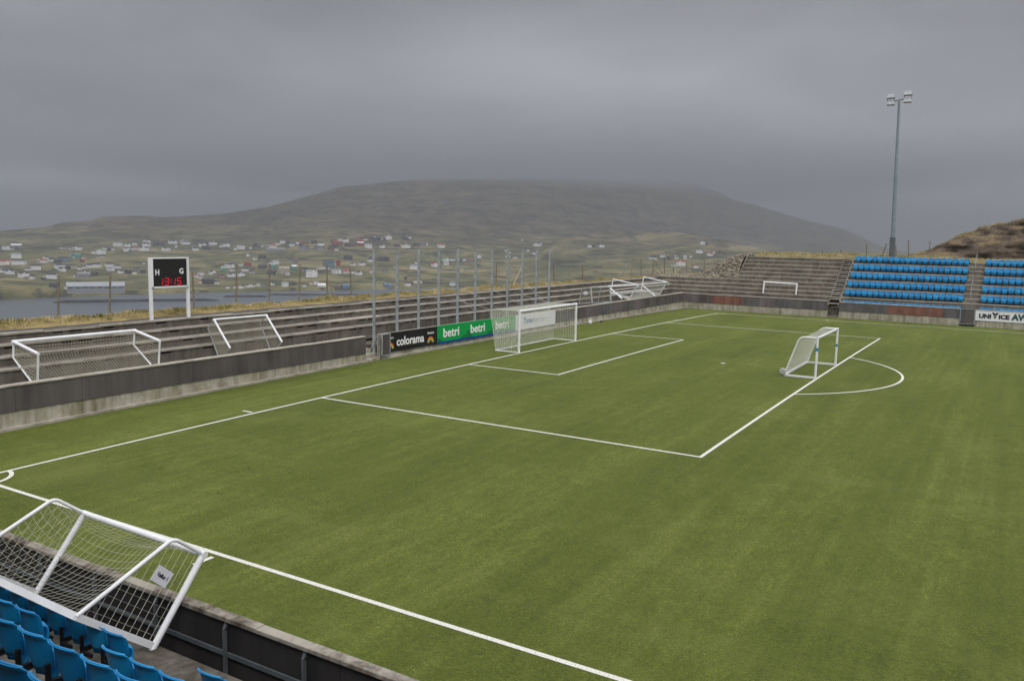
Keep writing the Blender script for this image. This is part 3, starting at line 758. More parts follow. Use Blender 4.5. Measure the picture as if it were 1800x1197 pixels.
# ------------------------------------------------------------------ adverts
def advert(label, x0, x1, z0, z1, mat, axis='x'):
    L_ = x1-x0
    if axis == 'x': t = thing('advertising_board', label, 'advert', (x0, 4.70, z0))
    else: t = thing('advertising_board', label, 'advert', (37.90, -x0, z0), (0, 0, rad(-90)))
    b = MB(); b.box((0, 0, 0), (L_, .05, z1-z0)); b.build('board', mat, t); return t
F90 = (rad(90), 0, 0)
k1 = advert('black advert board with white colorama lettering and rainbows beside the open gate', -9.95, -5.42, .30, 1.37, M_BOARDK)
text('lettering', 'colorama', 2.52, .50, M_TEXTW, k1, (.71, -.012, .27), F90, .025)
RB = [((.62, .10, .03), .34), ((.75, .30, .03), .29), ((.70, .60, .08), .24), ((.10, .42, .16), .19), ((.04, .28, .42), .15)]
for cx in (.16, 3.88):
    for k, (c, r_) in enumerate(RB):
        b = MB(); n = 20; vs = []; r0 = r_-.05; a_lo = 0 
        for i in range(n+1):
            a_ = math.pi*i/n
            for q in (r0, r_): vs += [(max(cx+q*math.cos(a_), .005), -.004-.001*k, .17+q*math.sin(a_)*1.05), (max(cx+q*math.cos(a_), .005), -.001, .17+q*math.sin(a_)*1.05)]
        fs = []
        for i in range(n):
            o_ = 4*i; fs += [(o_, o_+4, o_+6, o_+2), (o_+2, o_+6, o_+7, o_+3), (o_+1, o_+5, o_+4, o_)]
        b.add(vs, fs); b.build('rainbow_band', flat('rainbow_paint', c), k1)
text('lettering', 'Beckers', .62, .13, M_TEXTW, k1, (3.58, -.012, .68), F90, .015); text('lettering', 'kers', .32, .13, M_TEXTW, k1, (.10, -.012, .72), F90, .015)
k2 = advert('bright green advert board with three betri words and blue lower stripe behind the goal', -5.40, 3.66, .27, 1.38, M_GREEN)
b = MB(); b.box((0, -.008, 0), (9.06, -.001, .13)); b.build('stripe', M_BLUEB, k2)
for x in (.59, 3.53, 6.50): text('lettering', 'betri', 1.66, .56, M_TEXTW, k2, (x, -.014, .36), F90, .022)
for x in (2.35, 5.3, 8.3, .0):
    b = MB(); pts = [(x, .135), (x+.45, .34), (x+.6, .30), (x+.95, .66), (x+1.15, .42), (x+1.25, .46), (x+1.45, .135)]
    if x > 8: pts = [(x, .135), (x+.45, .4), (x+.7, .135)]
    if x < .1: pts = [(.0, .135), (.0, .4), (.25, .33), (.55, .135)]
    b.add([(p[0], -.006, p[1]) for p in pts]+[(p[0], -.001, p[1]) for p in pts], [tuple(reversed(range(len(pts))))]+[(i, i+1, i+1+len(pts), i+len(pts)) for i in range(len(pts)-1)]); b.build('mountain_print', M_GREEND, k2)
k3 = advert('white advert board with pale blue Tann lettering seen through the goal net', 3.70, 9.45, .32, 1.34, M_BOARDW)
text('lettering', 'Tann', 1.35, .42, M_TXB, k3, (1.05, -.012, .38), F90, .012)
text('lettering', 'lænin', 1.75, .40, M_TXG, k3, (2.5, -.012, .38), F90, .0); b = MB(); b.box((4.55, -.010, .55), (5.2, -.001, .565)); b.build('thin_line', M_TXG, k3)
b = MB()
b.poly_tube([(.30+.14*math.cos(a_), -.006, .50+.26*math.sin(a_)) for a_ in np.linspace(.6, 5.6, 16)], .016, 5); b.build('logo', M_TXG, k3)
k4 = advert('white advert board with black UNIVICE lettering in front of the right block of blue seats', 21.76, 27.6, .25, 1.20, M_BOARDW, 'y')
text('lettering', 'UNI', .92, .40, M_INK, k4, (.28, -.012, .22), F90, .05)
b = MB()
def poly(b, pts, y=-.010): b.add([(p[0], y, p[1]) for p in pts]+[(p[0], -.001, p[1]) for p in pts], [tuple(range(len(pts)))]+[(i, (i+1) % len(pts), (i+1) % len(pts)+len(pts), i+len(pts)) for i in range(len(pts))])
poly(b, [(1.24, .76), (1.42, .76), (1.50, .62), (1.58, .76), (1.76, .76), (1.60, .50), (1.40, .50)]); poly(b, [(1.37, .45), (1.63, .45), (1.50, .22)]); b.build('logo', M_INK, k4)
text('lettering', 'ICE', .80, .40, M_INK, k4, (1.78, -.012, .22), F90, .05)
text('lettering', 'AW', 1.28, .56, M_TXT, k4, (2.72, -.012, .18), F90, .05)

# ------------------------------------------------------------------ litter beside the wall
b = MB(); c = on_y(1037, 567, 4.45); c[2] = -.1
for j, (dx, rr) in enumerate(((0, .17), (.05, .10))):
    pts = [(c[0]+dx*.4, c[1], c[2]+z) for z in np.linspace(0, .34 if j == 0 else .5, 6)]
    b.poly_tube(pts, [rr*q for q in ((.7, 1, .95, .8, .5, .2) if j == 0 else (.4, .5, .5, .4, .45, .3))], 10)
tag(b.build('plastic_bag', M_PAPER, origin=tuple(c)), 'crumpled white plastic bag against the wall right of the match goal', 'bag')
b = MB(); c = on_y(1057, 566.5, 4.2); c[2] = -.09; b.box((c[0]-.25, c[1]-.06, -.1), (c[0]+.25, c[1]+.06, .0)); b.box((c[0]-.2, c[1]-.04, .0), (c[0]+.1, c[1]+.04, .05))
tag(b.build('dark_bag', M_BLACK, origin=tuple(c), bevel=.02), 'small flat black bag lying on the turf near the white plastic bag', 'bag')

# ------------------------------------------------------------------ lamp mast
LB = on_r(1568, 450, 96)
lm = thing('floodlight_mast', 'tall grey steel mast with four floodlights behind the far stand', 'floodlight', (LB[0], LB[1], 5.0))
b = MB(); b.poly_tube([(0, 0, 0), (0, 0, 16.3)], [.22, .11], 12); b.build('mast', M_MAST, lm)
b = MB(); b.box((-.36, -.24, .2), (.36, .24, 2.4)); b.build('control_box', M_GALVD, lm)
b = MB(); b.tube((0, 1.0, 16.2), (0, -1.0, 16.35), .05); b.build('cross_arm', M_GALVD, lm)
for y, z in ((.80, 16.72), (.76, 16.05), (-.80, 16.88), (-.78, 16.18)):
    b = MB(); w0, w1 = .42, .30
    b.add([(-.34, y-w0, z-.20), (-.34, y+w0, z-.20), (.30, y+w0, z-.10), (.30, y-w0, z-.10), (-.16, y-w1, z+.20), (-.16, y+w1, z+.20), (.22, y+w1, z+.17), (.22, y-w1, z+.17)],
          [(0, 1, 2, 3), (4, 7, 6, 5), (0, 4, 5, 1), (1, 5, 6, 2), (2, 6, 7, 3), (3, 7, 4, 0)])
    h_ = b.build('lamp_head', M_WHITE2, lm, bevel=.03)
    b = MB(); b.box((-.30, y-.36, z-.235), (.26, y+.36, z-.205)); b.build('lens', M_GALVD, h_)
    b = MB(); b.tube((0, y-.40, z), (0, y-.3, 16.27), .025); b.tube((0, y+.40, z), (0, y+.3, 16.27), .025); b.bar((0, y-.3, 16.27), (0, y+.3, 16.27), .05, .05); b.build('mounting_yoke', M_GALVD, lm)
lm.rotation_euler = (rad(-1.5), 0, 0)

# ------------------------------------------------------------------ near terrain (hill the ground sits on)
def sm(a, b, x): t = max(0, min(1, (x-a)/(b-a))); return t*t*(3-2*t)
def hill(x, y):
    e = sm(40, 45.0, x)*sm(8.5, .3, y)
    z = 2.66+(5.04-2.66)*e
    rid = sm(10.0, 10.8, y)*(.06+.10*sm(40, -30, x)+.20*fbm(x*.45, y*.45, 1, 4))*(1-e)
    z += rid-.45*sm(10, 50, x)*sm(10.5, 9, -y+20)*0
    z -= sm(-5, 60, x)*.22*(1-e)
    z += e*sm(46, 50, x)*(.35+.25*fbm(x*.2, y*.2, 3, 3))
    d = max(0, y-11.0); z -= .22*d+.0042*min(d, 110)**2 if d < 110 else 24.2+50.8+(d-110)*.6
    d2 = max(0, x-62)*sm(-18, -8, y); z -= .10*d2+.004*d2*d2 if d2 < 60 else 20+.5*(d2-60)
    return max(z, -84)
xs = list(np.arange(-140, -52, 8))+list(np.arange(-52, 80, 1.0))+list(np.arange(80, 260, 8)); ys1 = list(np.arange(8.9, 18, .45))+list(np.arange(18, 60, 3))+list(np.arange(60, 330, 12))
h1 = mesh_grid('hillside', xs, ys1, lambda x, y: (x, y, hill(x, y)), M_GROUND); structure(h1)
xs2 = list(np.arange(45.25, 70, .8))+list(np.arange(70, 300, 8)); ys2 = list(np.arange(-120, -30, 6))+list(np.arange(-30, 8.95, .75))+[8.9]
h2 = mesh_grid('hillside', xs2, ys2, lambda x, y: (x, y, hill(x, y)-.02), M_GRASS); structure(h2)
b = MB(); b.box((-300, -260, -6), (-37.8, 12, -.95)); b.box((-60, -260, -6), (300, 8.8, -1.0)); structure(b.build('ground', M_GROUND))
# infill under the rubble between the corner terraces and the hill
xs3 = list(np.arange(41.0, 48.1, .35)); ys3 = list(np.arange(.3, 10.6, .4))
def heap(x, y):
    top = 2.60+2.55*sm(6.8, .6, y)*sm(40.9, 44.5, x+.25*max(0, 3-y)); return top+.16*fbm(x*1.4, y*1.4, 5, 4)
hp = mesh_grid('rubble_heap', xs3, ys3, lambda x, y: (x, y, heap(x, y)-.05), M_RUBBLE); tag(hp, None, None, None, 'structure'); hp.name = 'rubble_slope'
b = MB(); ico = [(0, 0, 1), (.9, 0, .3), (.2, .9, .35), (-.8, .4, .3), (-.6, -.7, .3), (.4, -.8, .35), (.5, .4, -.7), (-.6, .2, -.7), (0, -.6, -.7)]
icf = [(0, 1, 2), (0, 2, 3), (0, 3, 4), (0, 4, 5), (0, 5, 1), (1, 6, 2), (2, 7, 3), (3, 7, 4), (4, 8, 5), (5, 8, 6), (5, 6, 1), (2, 6, 7), (4, 7, 8), (6, 8, 7)]
for _ in range(2600):
    x = random.uniform(41.1, 47.8); y = random.uniform(.35, 10); s_ = random.choice((.08, .1, .12, .16, .22))*random.uniform(.8, 1.3)
    z = heap(x, y)+s_*.2; q = Euler((random.uniform(0, 6), random.uniform(0, 6), random.uniform(0, 6))).to_matrix(); sc_ = Vector((1, random.uniform(.6, 1), random.uniform(.5, .8)))
    b.add([tuple(Vector((x, y, z))+(q @ (Vector(v)*sc_))*s_) for v in [Vector(k_) for k_ in ico]] if False else [tuple(Vector((x, y, z))+(q @ Vector((v[0]*sc_[0], v[1]*sc_[1], v[2]*sc_[2])))*s_) for v in ico], icf)
tag(b.build('rubble_heap', M_RUBBLE), 'heap of broken grey brown stones beside the far terrace edge', 'rubble', None, 'stuff')

# rock outcrop behind the far stand
top_px = [(1590, 452), (1602, 447), (1640, 438), (1655, 428), (1690, 415), (1712, 407), (1722, 400), (1760, 393), (1800, 386), (1860, 372), (1950, 352), (2100, 330)]
def rock_top(y):
    """height of the outcrop as a function of world y at x about 60"""
    pts = [on_x(px, py, 58.0) for px, py in top_px]; ys_ = [-p[1] for p in pts]; zs_ = [p[2] for p in pts]
    return float(np.interp(-y, ys_, zs_))
def rock(u, v):
    """u along -y, v from foot (0) to top (1) then back slope (1..2)"""
    y = u; zt = rock_top(y)+.25*fbm(y*.5, 3, 0, 3); zb = 4.6
    if v <= 1:
        z = zb+(zt-zb)*v; x = 52.5+5.5*v**1.4
        big = fbm(y*.22, z*.55, 2, 4)*1.5+fbm(y*.8, z*1.1, 8, 4)*.55
        st = math.sin(z*2.4+fbm(y*.12, 0, 4, 2)*3)*.30
        x += (big+st)*sm(0, .15, v)*(1-.6*sm(.85, 1, v))*min(1, (zt-zb)/1.5)
    else:
        q = v-1; z = zt+.6*q*sm(0, .4, q)-7*q*q*q; x = 58+q*26
        z += .15*fbm(x*.5, y*.5, 3, 3)
    return (x, y, z)
us = list(np.arange(-60, -6.5, .28)); vs_ = list(np.linspace(0, 1, 34))+list(np.linspace(1.05, 2, 12))
ro = mesh_grid('rock_outcrop', us, vs_, rock, M_ROCK); structure(ro)

# ------------------------------------------------------------------ grass tufts on the ridge
b = MB(); V = []; Fc = []
def tuft(x, y, z, h, n):
    for _ in range(n):
        a_ = random.uniform(0, 6.28); l_ = h*random.uniform(.6, 1.15); lean = random.uniform(.1, .75); wx = random.uniform(.010, .022)
        dx, dy = math.cos(a_), math.sin(a_); bx, by = x+random.uniform(-.12, .12), y+random.uniform(-.12, .12)
        px, py = -dy*wx, dx*wx; i = len(V)
        V.extend([(bx-px, by-py, z-.05), (bx+px, by+py, z-.05), (bx+dx*lean*l_*.45+px*.7, by+dy*lean*l_*.45+py*.7, z+l_*.62), (bx+dx*lean*l_*.45-px*.7, by+dy*lean*l_*.45-py*.7, z+l_*.62), (bx+dx*lean*l_, by+dy*lean*l_, z+l_*(.85-.4*lean))])
        Fc.extend([(i, i+1, i+2, i+3), (i+3, i+2, i+4)])
for _ in range(6200):
    x = random.uniform(-34, 52); y = random.triangular(10.1, 11.9, 10.9); dens = .5+.5*fbm(x*.4, y*.4, 7, 3)
    if random.random() < dens*1.3: tuft(x, y, hill(x, y), (.10+.14*dens), 5)
for _ in range(2200):
    x = random.uniform(47, 60); y = random.uniform(-24, 1); tuft(x, y, hill(x, y), .22, 5)
for _ in range(1500):
    y = random.uniform(-42, -8); p = rock(y, random.uniform(.93, 1.25)); tuft(p[0], p[1], p[2], .26, 5)
b.add(V, Fc); tag(b.build('dry_grass', M_BLADE), 'yellow dry grass growing along the ridge behind the terraces', 'grass', None, 'stuff')

# ------------------------------------------------------------------ wooden fence posts
def fpost(base, top, dist_y=None, dist_x=None, r=.07, mat=None, label=None, braces=()):
    if dist_y is not None: A = on_y(*base, dist_y); B_ = on_y(*top, dist_y)
    else: A = on_x(*base, dist_x); B_ = on_x(*top, dist_x)
    root_z = A[2]-.35; b = MB(); d = (A-B_)/np.linalg.norm(A-B_)
    b.poly_tube([A+d*.4, B_], [r, r*.85], 8)
    t = b.build('fence_post', mat or M_WOOD, origin=tuple(A+d*.4)); tag(t, label, 'fence post', 'wooden fence posts on the ridge')
    for p, q in braces:
        pa = on_y(*p, (dist_y or 12)-.1) if dist_y is not None else on_x(*p, dist_x-.1); pb = on_y(*q, (dist_y or 12)-.1) if dist_y is not None else on_x(*q, dist_x-.1)
        m_ = MB(); m_.tube(pa, pb, r*.75, 7); m_.build('brace', M_WOODL, t, origin=tuple(A+d*.4))
    return t
FP = [((102, 554), (104, 484), 'dark wooden post leftmost on the ridge above the water', {}),
      ((192.5, 553), (194, 484), 'wooden post between the leftmost post and the scoreboard', {}),
      ((341, 536), (338, 478), 'wooden post directly right of the scoreboard', {}),
      ((415, 532), (416.5, 464), 'wooden post first of the four tall ones right of the scoreboard', {}),
      ((473, 526), (474, 463), 'wooden post in front of the green roofed houses, above the small leaning goal', {}),
      ((526, 521), (527.5, 465), 'wooden post in front of the long pale school building', {}),
      ((575, 518), (575, 464), 'wooden post with a diagonal brace leaning against it', dict(braces=(((585, 515), (577, 490)),))),
      ((617, 516), (616, 471), 'wooden post last before the tall ball stop fence', {}),
      ((872, 504), (873, 463), 'thin wooden post seen behind the middle of the ball stop fence', {}),
      ((919, 500), (920, 462), 'wooden post behind the right part of the ball stop fence with long brace', dict(braces=(((902, 501), (919, 466)),))),
      ((943, 498), (942, 462), 'thin wooden post between the two rightmost ball stop posts', {}),
      ((974, 496), (973, 463), 'wooden post just right of the ball stop fence', {}),
      ((997, 495), (1003, 468), 'dark leaning wooden post second right of the ball stop fence', {}),
      ((1024, 492), (1024, 466), 'upright wooden post third right of the ball stop fence', {}),
      ((1090, 487), (1107, 463), 'pale post leaning far to the right above the tipped goals', {}),
      ((1108, 485), (1116, 448), 'tall wooden post leaning slightly right above the tipped goals', {}),
      ((1127, 484), (1127, 456), 'upright wooden post above the tipped wheeled goal', {}),
      ((1147, 484), (1149, 456), 'wooden post with two pale crossed braces near the terrace corner', dict(braces=(((1166, 483), (1150, 457)), ((1158, 482), (1147, 472))))),
      ((1168, 483), (1168, 452), 'thin wooden post right of the braced post at the terrace corner', {}),
      ((1184, 481), (1183, 463), 'short wooden post above the terrace corner', {}),
      ((1207, 482), (1206, 460), 'wooden post left of the white leaning post near the rubble', {}),
      ((1220, 477), (1215, 461), 'whitish post leaning left beside the red roofed house', dict(mat=M_WOODL)),
      ((1238, 472), (1238, 456), 'orange brown post standing behind the low end of the rubble heap', {}),
      ((1256, 468), (1256, 460), 'short post behind the middle of the rubble heap', {})]
for bs, tp, lb, kw in FP:
    far_ = bs[0] > 860
    fpost(bs, tp, dist_y=12.0 if bs[0] < 1180 else 9.6, r=.052 if not far_ else .06, label=lb, **kw)
for bs, tp, lb in (((1447, 454), (1446, 442), 'faint thin post above the left end of the seat stand terrace'), ((1477, 452), (1478, 439), 'faint post with pale base left of the lamp mast'), ((1523, 449), (1523, 429), 'thin wooden post behind the left end of the top seat row'),
                   ((1552, 446), (1559, 428), 'pale post leaning right just left of the lamp mast'), ((1575, 449), (1575, 432), 'dark post just right of the lamp mast base'), ((1597, 447), (1597, 422), 'thin post between the lamp mast and the rock outcrop'), ((1634, 438), (1635, 424), 'thin post on the low end of the rock outcrop')):
    fpost(bs, tp, dist_x=51.5 if bs[0] < 1600 else 57.5, r=.06, label=lb)

# ------------------------------------------------------------------ sea and far shore
SEA = -80.0
b = MB(); b.add([(-3000, 60, SEA), (9000, -9000, SEA), (14000, 9000, SEA), (-3000, 14000, SEA)], [(0, 1, 2, 3)])
structure(b.build('sea', M_WATER))
def itp(x, pts): return float(np.interp(x, [p[0] for p in pts], [p[1] for p in pts]))
SHORE = [(-400, 512), (0, 508), (90, 507), (120, 512), (400, 511), (450, 507), (640, 507), (900, 507), (1250, 500), (1500, 470), (2200, 470)]
SKYL = [(-400, 425), (0, 406), (50, 402), (90, 397), (105, 392), (160, 388), (178, 381), (262, 379), (278, 382), (320, 381), (400, 375), (470, 364), (520, 351), (600, 329), (640, 325), (700, 319), (760, 316), (900, 315), (1000, 315), (1100, 317), (1180, 319), (1230, 324), (1262, 337), (1290, 352), (1320, 358), (1350, 368), (1420, 389), (1480, 402), (1510, 415), (1550, 434), (1600, 445), (1700, 452), (2200, 470)]
def DS(x): return itp(x, [(-400, 1150), (0, 1150), (640, 1290), (1050, 1500), (1180, 2400), (1300, 3000), (2200, 3500)])
def DK(x): return itp(x, [(-400, 2600), (0, 2600), (260, 2800), (600, 3300), (900, 3600), (1200, 4200), (1550, 5200), (2200, 6000)])
def far_pt(px, t, shore=SHORE, skyl=SKYL, ds=DS, dk=DK, rough=1.0):
    ya, yb = itp(px, shore), itp(px, skyl)
    d0, d1 = ray(px, ya), ray(px, yb); th0 = d0[2]/math.hypot(d0[0], d0[1]); th1 = d1[2]/math.hypot(d1[0], d1[1])
    if t <= 1:
        D = ds(px)+(dk(px)-ds(px))*t**1.15; th = th0+(th1-th0)*t
        dd = ray(px, ya+(yb-ya)*t)
    else:
        D = dk(px)*(1+(t-1)*.8); th = th1-(t-1)*.35; dd = d1
    hx = math.hypot(dd[0], dd[1]); x = CAM[0]+dd[0]/hx*D; y = CAM[1]+dd[1]/hx*D; z = CAM[2]+D*th
    nz = fbm(x*.0022, y*.0022, 1, 7)*26+fbm(x*.012, y*.012, 4, 4)*4
    z += nz*rough*(math.sin(math.pi*min(1, t))**.7)*(.25+.75*t)
    if t < .004: z = SEA-3
    return (x, y, z)
pxs = list(np.arange(-400, 1601, 5))+list(np.arange(1620, 2200, 40)); ts = list(np.linspace(0, 1, 110)**1.0)+[1.03, 1.1, 1.3, 1.7]
fm = mesh_grid('mountain', pxs, ts, lambda p, t: far_pt(p, t), M_FAR); structure(fm)
SH2 = [(900, 506), (1500, 500)]; SK2 = [(900, 480), (980, 418), (1080, 404), (1150, 406), (1200, 409), (1240, 417), (1270, 421), (1300, 429), (1335, 437), (1372, 447), (1430, 466), (1500, 490)]
fh = mesh_grid('foothill', list(np.arange(900, 1500, 5)), list(np.linspace(0, 1, 50))+[1.05, 1.2, 1.5], lambda p, t: far_pt(p, t, SH2, SK2, lambda q: itp(q, [(900, 1330), (1500, 1500)]), lambda q: itp(q, [(900, 1900), (1100, 2300), (1500, 1800)]), .55), M_FAR); structure(fh)
# low dark breakwater
br = MB()
for (xa, xb, yy_, dd_, hh) in ((92, 385, 513.5, 1090, 5), (392, 470, 508.5, 1150, 4), (470, 660, 507, 1180, 3.5)):
    pts = []
    for k in range(13):
        px = xa+(xb-xa)*k/12; p = on_r(px, yy_, dd_); pts.append((p[0], p[1], SEA+.2*math.sin(k*2.1)))
    br.poly_tube(pts, [1.]+[hh*.62]*11+[1.], 6)
br_o = br.build('breakwater', simple('dark_harbour_rock', (.045, .045, .045), .95, .1, 0, .3, .05), origin=on_r(240, 513, 1090)); tag(br_o, 'low dark stone breakwater along the far shore', 'breakwater')

# ------------------------------------------------------------------ houses across the fjord
HM = {}
for n_, c_ in dict(white=(.80, .80, .80), red=(.30, .05, .045), dark=(.055, .055, .06), green=(.10, .28, .18), beige=(.42, .37, .28), blue=(.14, .21, .28), grey=(.26, .27, .28), pink=(.45, .26, .22), teal=(.10, .24, .24), yellow=(.45, .40, .22), brown=(.16, .09, .06)).items():
    HM[n_] = simple('house_'+n_, c_, .8, .2, 0, .06, .2)
HM['window'] = simple('house_window', (.04, .045, .05), .3, .5)
def house_at(px, py, wpx, wall='white', roof='dark', hpx=None, dist=None, hill_fn=far_pt, big=False):
    fn = far_pt
    # find t on the terrain for this pixel row
    skl, shr = SKYL, SHORE; args = {}
    if px > 980 and py > itp(px, SK2)+1:
        args = dict(shore=SH2, skyl=SK2, ds=lambda q: itp(q, [(900, 1330), (1500, 1500)]), dk=lambda q: itp(q, [(900, 1900), (1100, 2300), (1500, 1800)]), rough=.55); shr, skl = SH2, SK2
    best = None
    for t in np.linspace(0.005, .999, 160):
        p = far_pt(px, t, **args); d = np.array(p)-CAM; z_ = d@FW; yy = 598.5-FPX*(d@UP)/z_
        if best is None or abs(yy-py) < best[0]: best = (abs(yy-py), p)
    p = np.array(best[1]); D = np.linalg.norm(p-CAM); mpp = D/FPX
    Wd = max(4.5, wpx*mpp*.76); Hh = (hpx*mpp if hpx else min(6.5, max(3.4, Wd*.40))); Dp = min(Wd*.8, 9.0) if not big else 16.
    rh = min(2.6, Dp*.30)
    b = MB(); hw, hd = Wd/2, Dp/2
    b.box((-hw, -hd, -4), (hw, hd, Hh), 0)
    o_ = .35
    b.add([(-hw-o_, -hd-o_, Hh-.15), (hw+o_, -hd-o_, Hh-.15), (hw+o_, hd+o_, Hh-.15), (-hw-o_, hd+o_, Hh-.15), (-hw-o_, 0, Hh+rh), (hw+o_, 0, Hh+rh)], [(0, 1, 5, 4), (2, 3, 4, 5), (3, 2, 1, 0)], 1)
    b.add([(-hw-.01, -hd, Hh-.1), (-hw-.01, hd, Hh-.1), (-hw-.01, 0, Hh+rh-.2), (hw+.01, -hd, Hh-.1), (hw+.01, hd, Hh-.1), (hw+.01, 0, Hh+rh-.2)], [(0, 2, 1), (3, 4, 5)], 0)
    nwin = max(2, int(Wd/3.2))
    for k in range(nwin):
        wx = -hw+Wd*(k+.5)/nwin
        b.box((wx-.42, -hd-.06, Hh*.38), (wx+.42, -hd-.005, Hh*.38+1.1), 2)
    if not big and random.random() < .55:
        # gabled wing towards the fjord
        gx = random.uniform(-.5, .5)*hw; gw = min(hw*.55, 3.2); gd = hd+random.uniform(1, 2.5); gh = Hh*random.uniform(.8, 1.1)
        b.box((gx-gw, -gd, -4), (gx+gw, -hd+.2, gh), 0)
        b.add([(gx-gw, -gd-.003, gh), (gx+gw, -gd-.003, gh), (gx, -gd-.003, gh+gw*.9)], [(0, 1, 2)], 0)
        b.add([(gx-gw-.3, -gd-.3, gh-.2), (gx, -gd-.3, gh+gw*.9+.05), (gx, 0, gh+gw*.9+.05), (gx-gw-.3, 0, gh-.2), (gx+gw+.3, -gd-.3, gh-.2), (gx+gw+.3, 0, gh-.2)], [(0, 1, 2, 3), (1, 4, 5, 2)], 1)
    o = b.build('house', [HM[wall], HM[roof], HM['window']])
    dirv = p-CAM; ang_ = math.atan2(dirv[1], dirv[0])-math.pi/2
    o.location = p; o.rotation_euler = (0, 0, ang_+random.choice((-.5, -.25, 0, .25, .5, .35))*(0 if big else 1))
    return o, px, py, wall, roof, Wd
H = []
def crop(x0, y0, s, items):
    for it_ in items: H.append((x0+it_[0]/s, y0+it_[1]/s, it_[2]/s, *(it_[3:])))
crop(0, 380, 5.14, [(55, 300, 70, 'white', 'grey'), (150, 288, 95, 'grey', 'white'), (560, 304, 60), (640, 302, 40), (700, 304, 90), (40, 430, 80, 'white', 'red'), (150, 372, 90), (175, 432, 130, 'white', 'dark'), (415, 385, 50), (400, 415, 60, 'white', 'red'), (465, 404, 50), (575, 405, 90, 'blue', 'dark'), (520, 418, 60, 'dark', 'dark'), (690, 372, 95, 'teal', 'teal'), (755, 398, 45, 'pink', 'pink'), (790, 396, 30, 'beige', 'dark'), (912, 336, 85, 'white', 'green'), (915, 385, 90, 'beige', 'dark'), (955, 300, 60), (1010, 305, 50), (1065, 266, 90, 'white', 'grey'), (1158, 312, 90), (1150, 275, 60), (1220, 245, 60, 'grey', 'dark'), (1325, 240, 75), (1325, 268, 80), (1300, 310, 100), (1430, 262, 90, 'dark', 'dark'), (1560, 246, 90), (1590, 274, 30), (1670, 234, 85), (1675, 252, 85), (1500, 308, 80, 'white', 'dark'), (1755, 275, 60, 'grey', 'dark'), (1765, 308, 60),
               (10, 505, 40), (85, 515, 80), (60, 490, 30), (215, 548, 100), (290, 562, 50), (320, 478, 100), (250, 488, 45), (465, 560, 100, 'white', 'dark'), (540, 472, 90, 'white', 'dark'), (560, 494, 65), (640, 470, 80, 'yellow', 'dark'), (720, 474, 40), (755, 468, 45), (785, 520, 65), (850, 530, 60, 'dark', 'dark'), (810, 462, 70), (880, 456, 80), (985, 452, 70), (995, 488, 60, 'white', 'blue'), (1060, 462, 60), (1095, 508, 50), (1155, 510, 60, 'dark', 'dark'), (1235, 488, 50, 'grey', 'dark'), (1300, 425, 25), (1290, 510, 60, 'dark', 'dark'), (490, 640, 80, 'dark', 'dark'), (600, 655, 35), (740, 552, 110, 'grey', 'grey')])
crop(350, 380, 5.14, [(30, 268, 70), (60, 292, 80, 'dark', 'dark'), (125, 254, 80), (245, 272, 75), (375, 288, 85, 'white', 'grey'), (465, 290, 30), (520, 268, 60, 'dark', 'dark'), (555, 275, 50), (690, 318, 220, 'grey', 'grey'), (670, 284, 70, 'white', 'red'), (755, 244, 60), (708, 254, 50), (880, 245, 50), (840, 268, 50), (800, 240, 40, 'dark', 'dark'), (960, 250, 70, 'brown', 'brown'), (1040, 240, 60, 'dark', 'dark'), (1100, 262, 70, 'white', 'dark'), (1250, 258, 110, 'brown', 'red'), (1320, 226, 60), (1215, 236, 60, 'red', 'dark'), (1275, 218, 40), (1455, 232, 60, 'red', 'red'), (1455, 262, 75, 'red', 'white'), (1390, 268, 60, 'brown', 'dark'), (1535, 275, 65), (1505, 212, 40), (1600, 215, 85, 'dark', 'grey'), (1710, 208, 70), (1650, 276, 50), (1780, 270, 50, 'dark', 'dark'), (1340, 265, 60, 'dark', 'dark'), (950, 300, 120, 'grey', 'dark'), (1090, 302, 120, 'grey', 'dark'), (1200, 300, 90, 'brown', 'dark'),
                 (442, 358, 35), (275, 426, 40), (570, 378, 80, 'dark', 'dark'), (820, 408, 60, 'grey', 'dark'), (275, 460, 95, 'white', 'dark'), (440, 440, 60, 'red', 'red'), (375, 445, 40), (415, 492, 65), (215, 492, 60, 'green', 'green'), (300, 492, 50), (475, 512, 45), (570, 470, 85, 'dark', 'dark'), (685, 430, 80), (665, 468, 75, 'teal', 'green'), (770, 520, 110, 'beige', 'beige', 10), (855, 485, 65, 'green', 'white', 7), (1258, 446, 40, 'red', 'red', 9), (1100, 472, 80, 'white', 'grey', 7), (1020, 545, 120, 'white', 'grey', 10), (1210, 485, 50), (1245, 512, 90), (1385, 442, 50), (1470, 440, 70), (1550, 408, 65, 'white', 'dark'), (1330, 500, 60, 'white', 'red'), (1375, 512, 60, 'white', 'dark'), (1560, 508, 50, 'white', 'red'), (1440, 524, 70), (1345, 382, 90, 'dark', 'dark'), (1665, 398, 90, 'dark', 'dark'), (1680, 508, 60, 'grey', 'dark'),
                 (120, 522, 70, 'white', 'dark'), (205, 548, 60, 'pink', 'dark'), (290, 538, 70), (370, 540, 90, 'white', 'dark'), (15, 528, 55), (80, 610, 130, 'dark', 'dark'), (10, 556, 40), (150, 608, 60), (655, 520, 90, 'dark', 'dark'), (950, 485, 60, 'white', 'green'),
                 (260, 650, 30), (330, 648, 40), (385, 646, 50), (440, 640, 50), (490, 636, 40), (535, 628, 30), (585, 632, 40, 'grey', 'dark'), (665, 618, 25), (775, 630, 65, 'white', 'grey', 6), (855, 622, 30, 'dark', 'dark'), (950, 634, 40), (1010, 610, 30, 'white', 'red'), (1105, 632, 85, 'white', 'white', 3), (1320, 636, 85, 'blue', 'blue', 3), (1710, 634, 80, 'blue', 'blue', 3)])
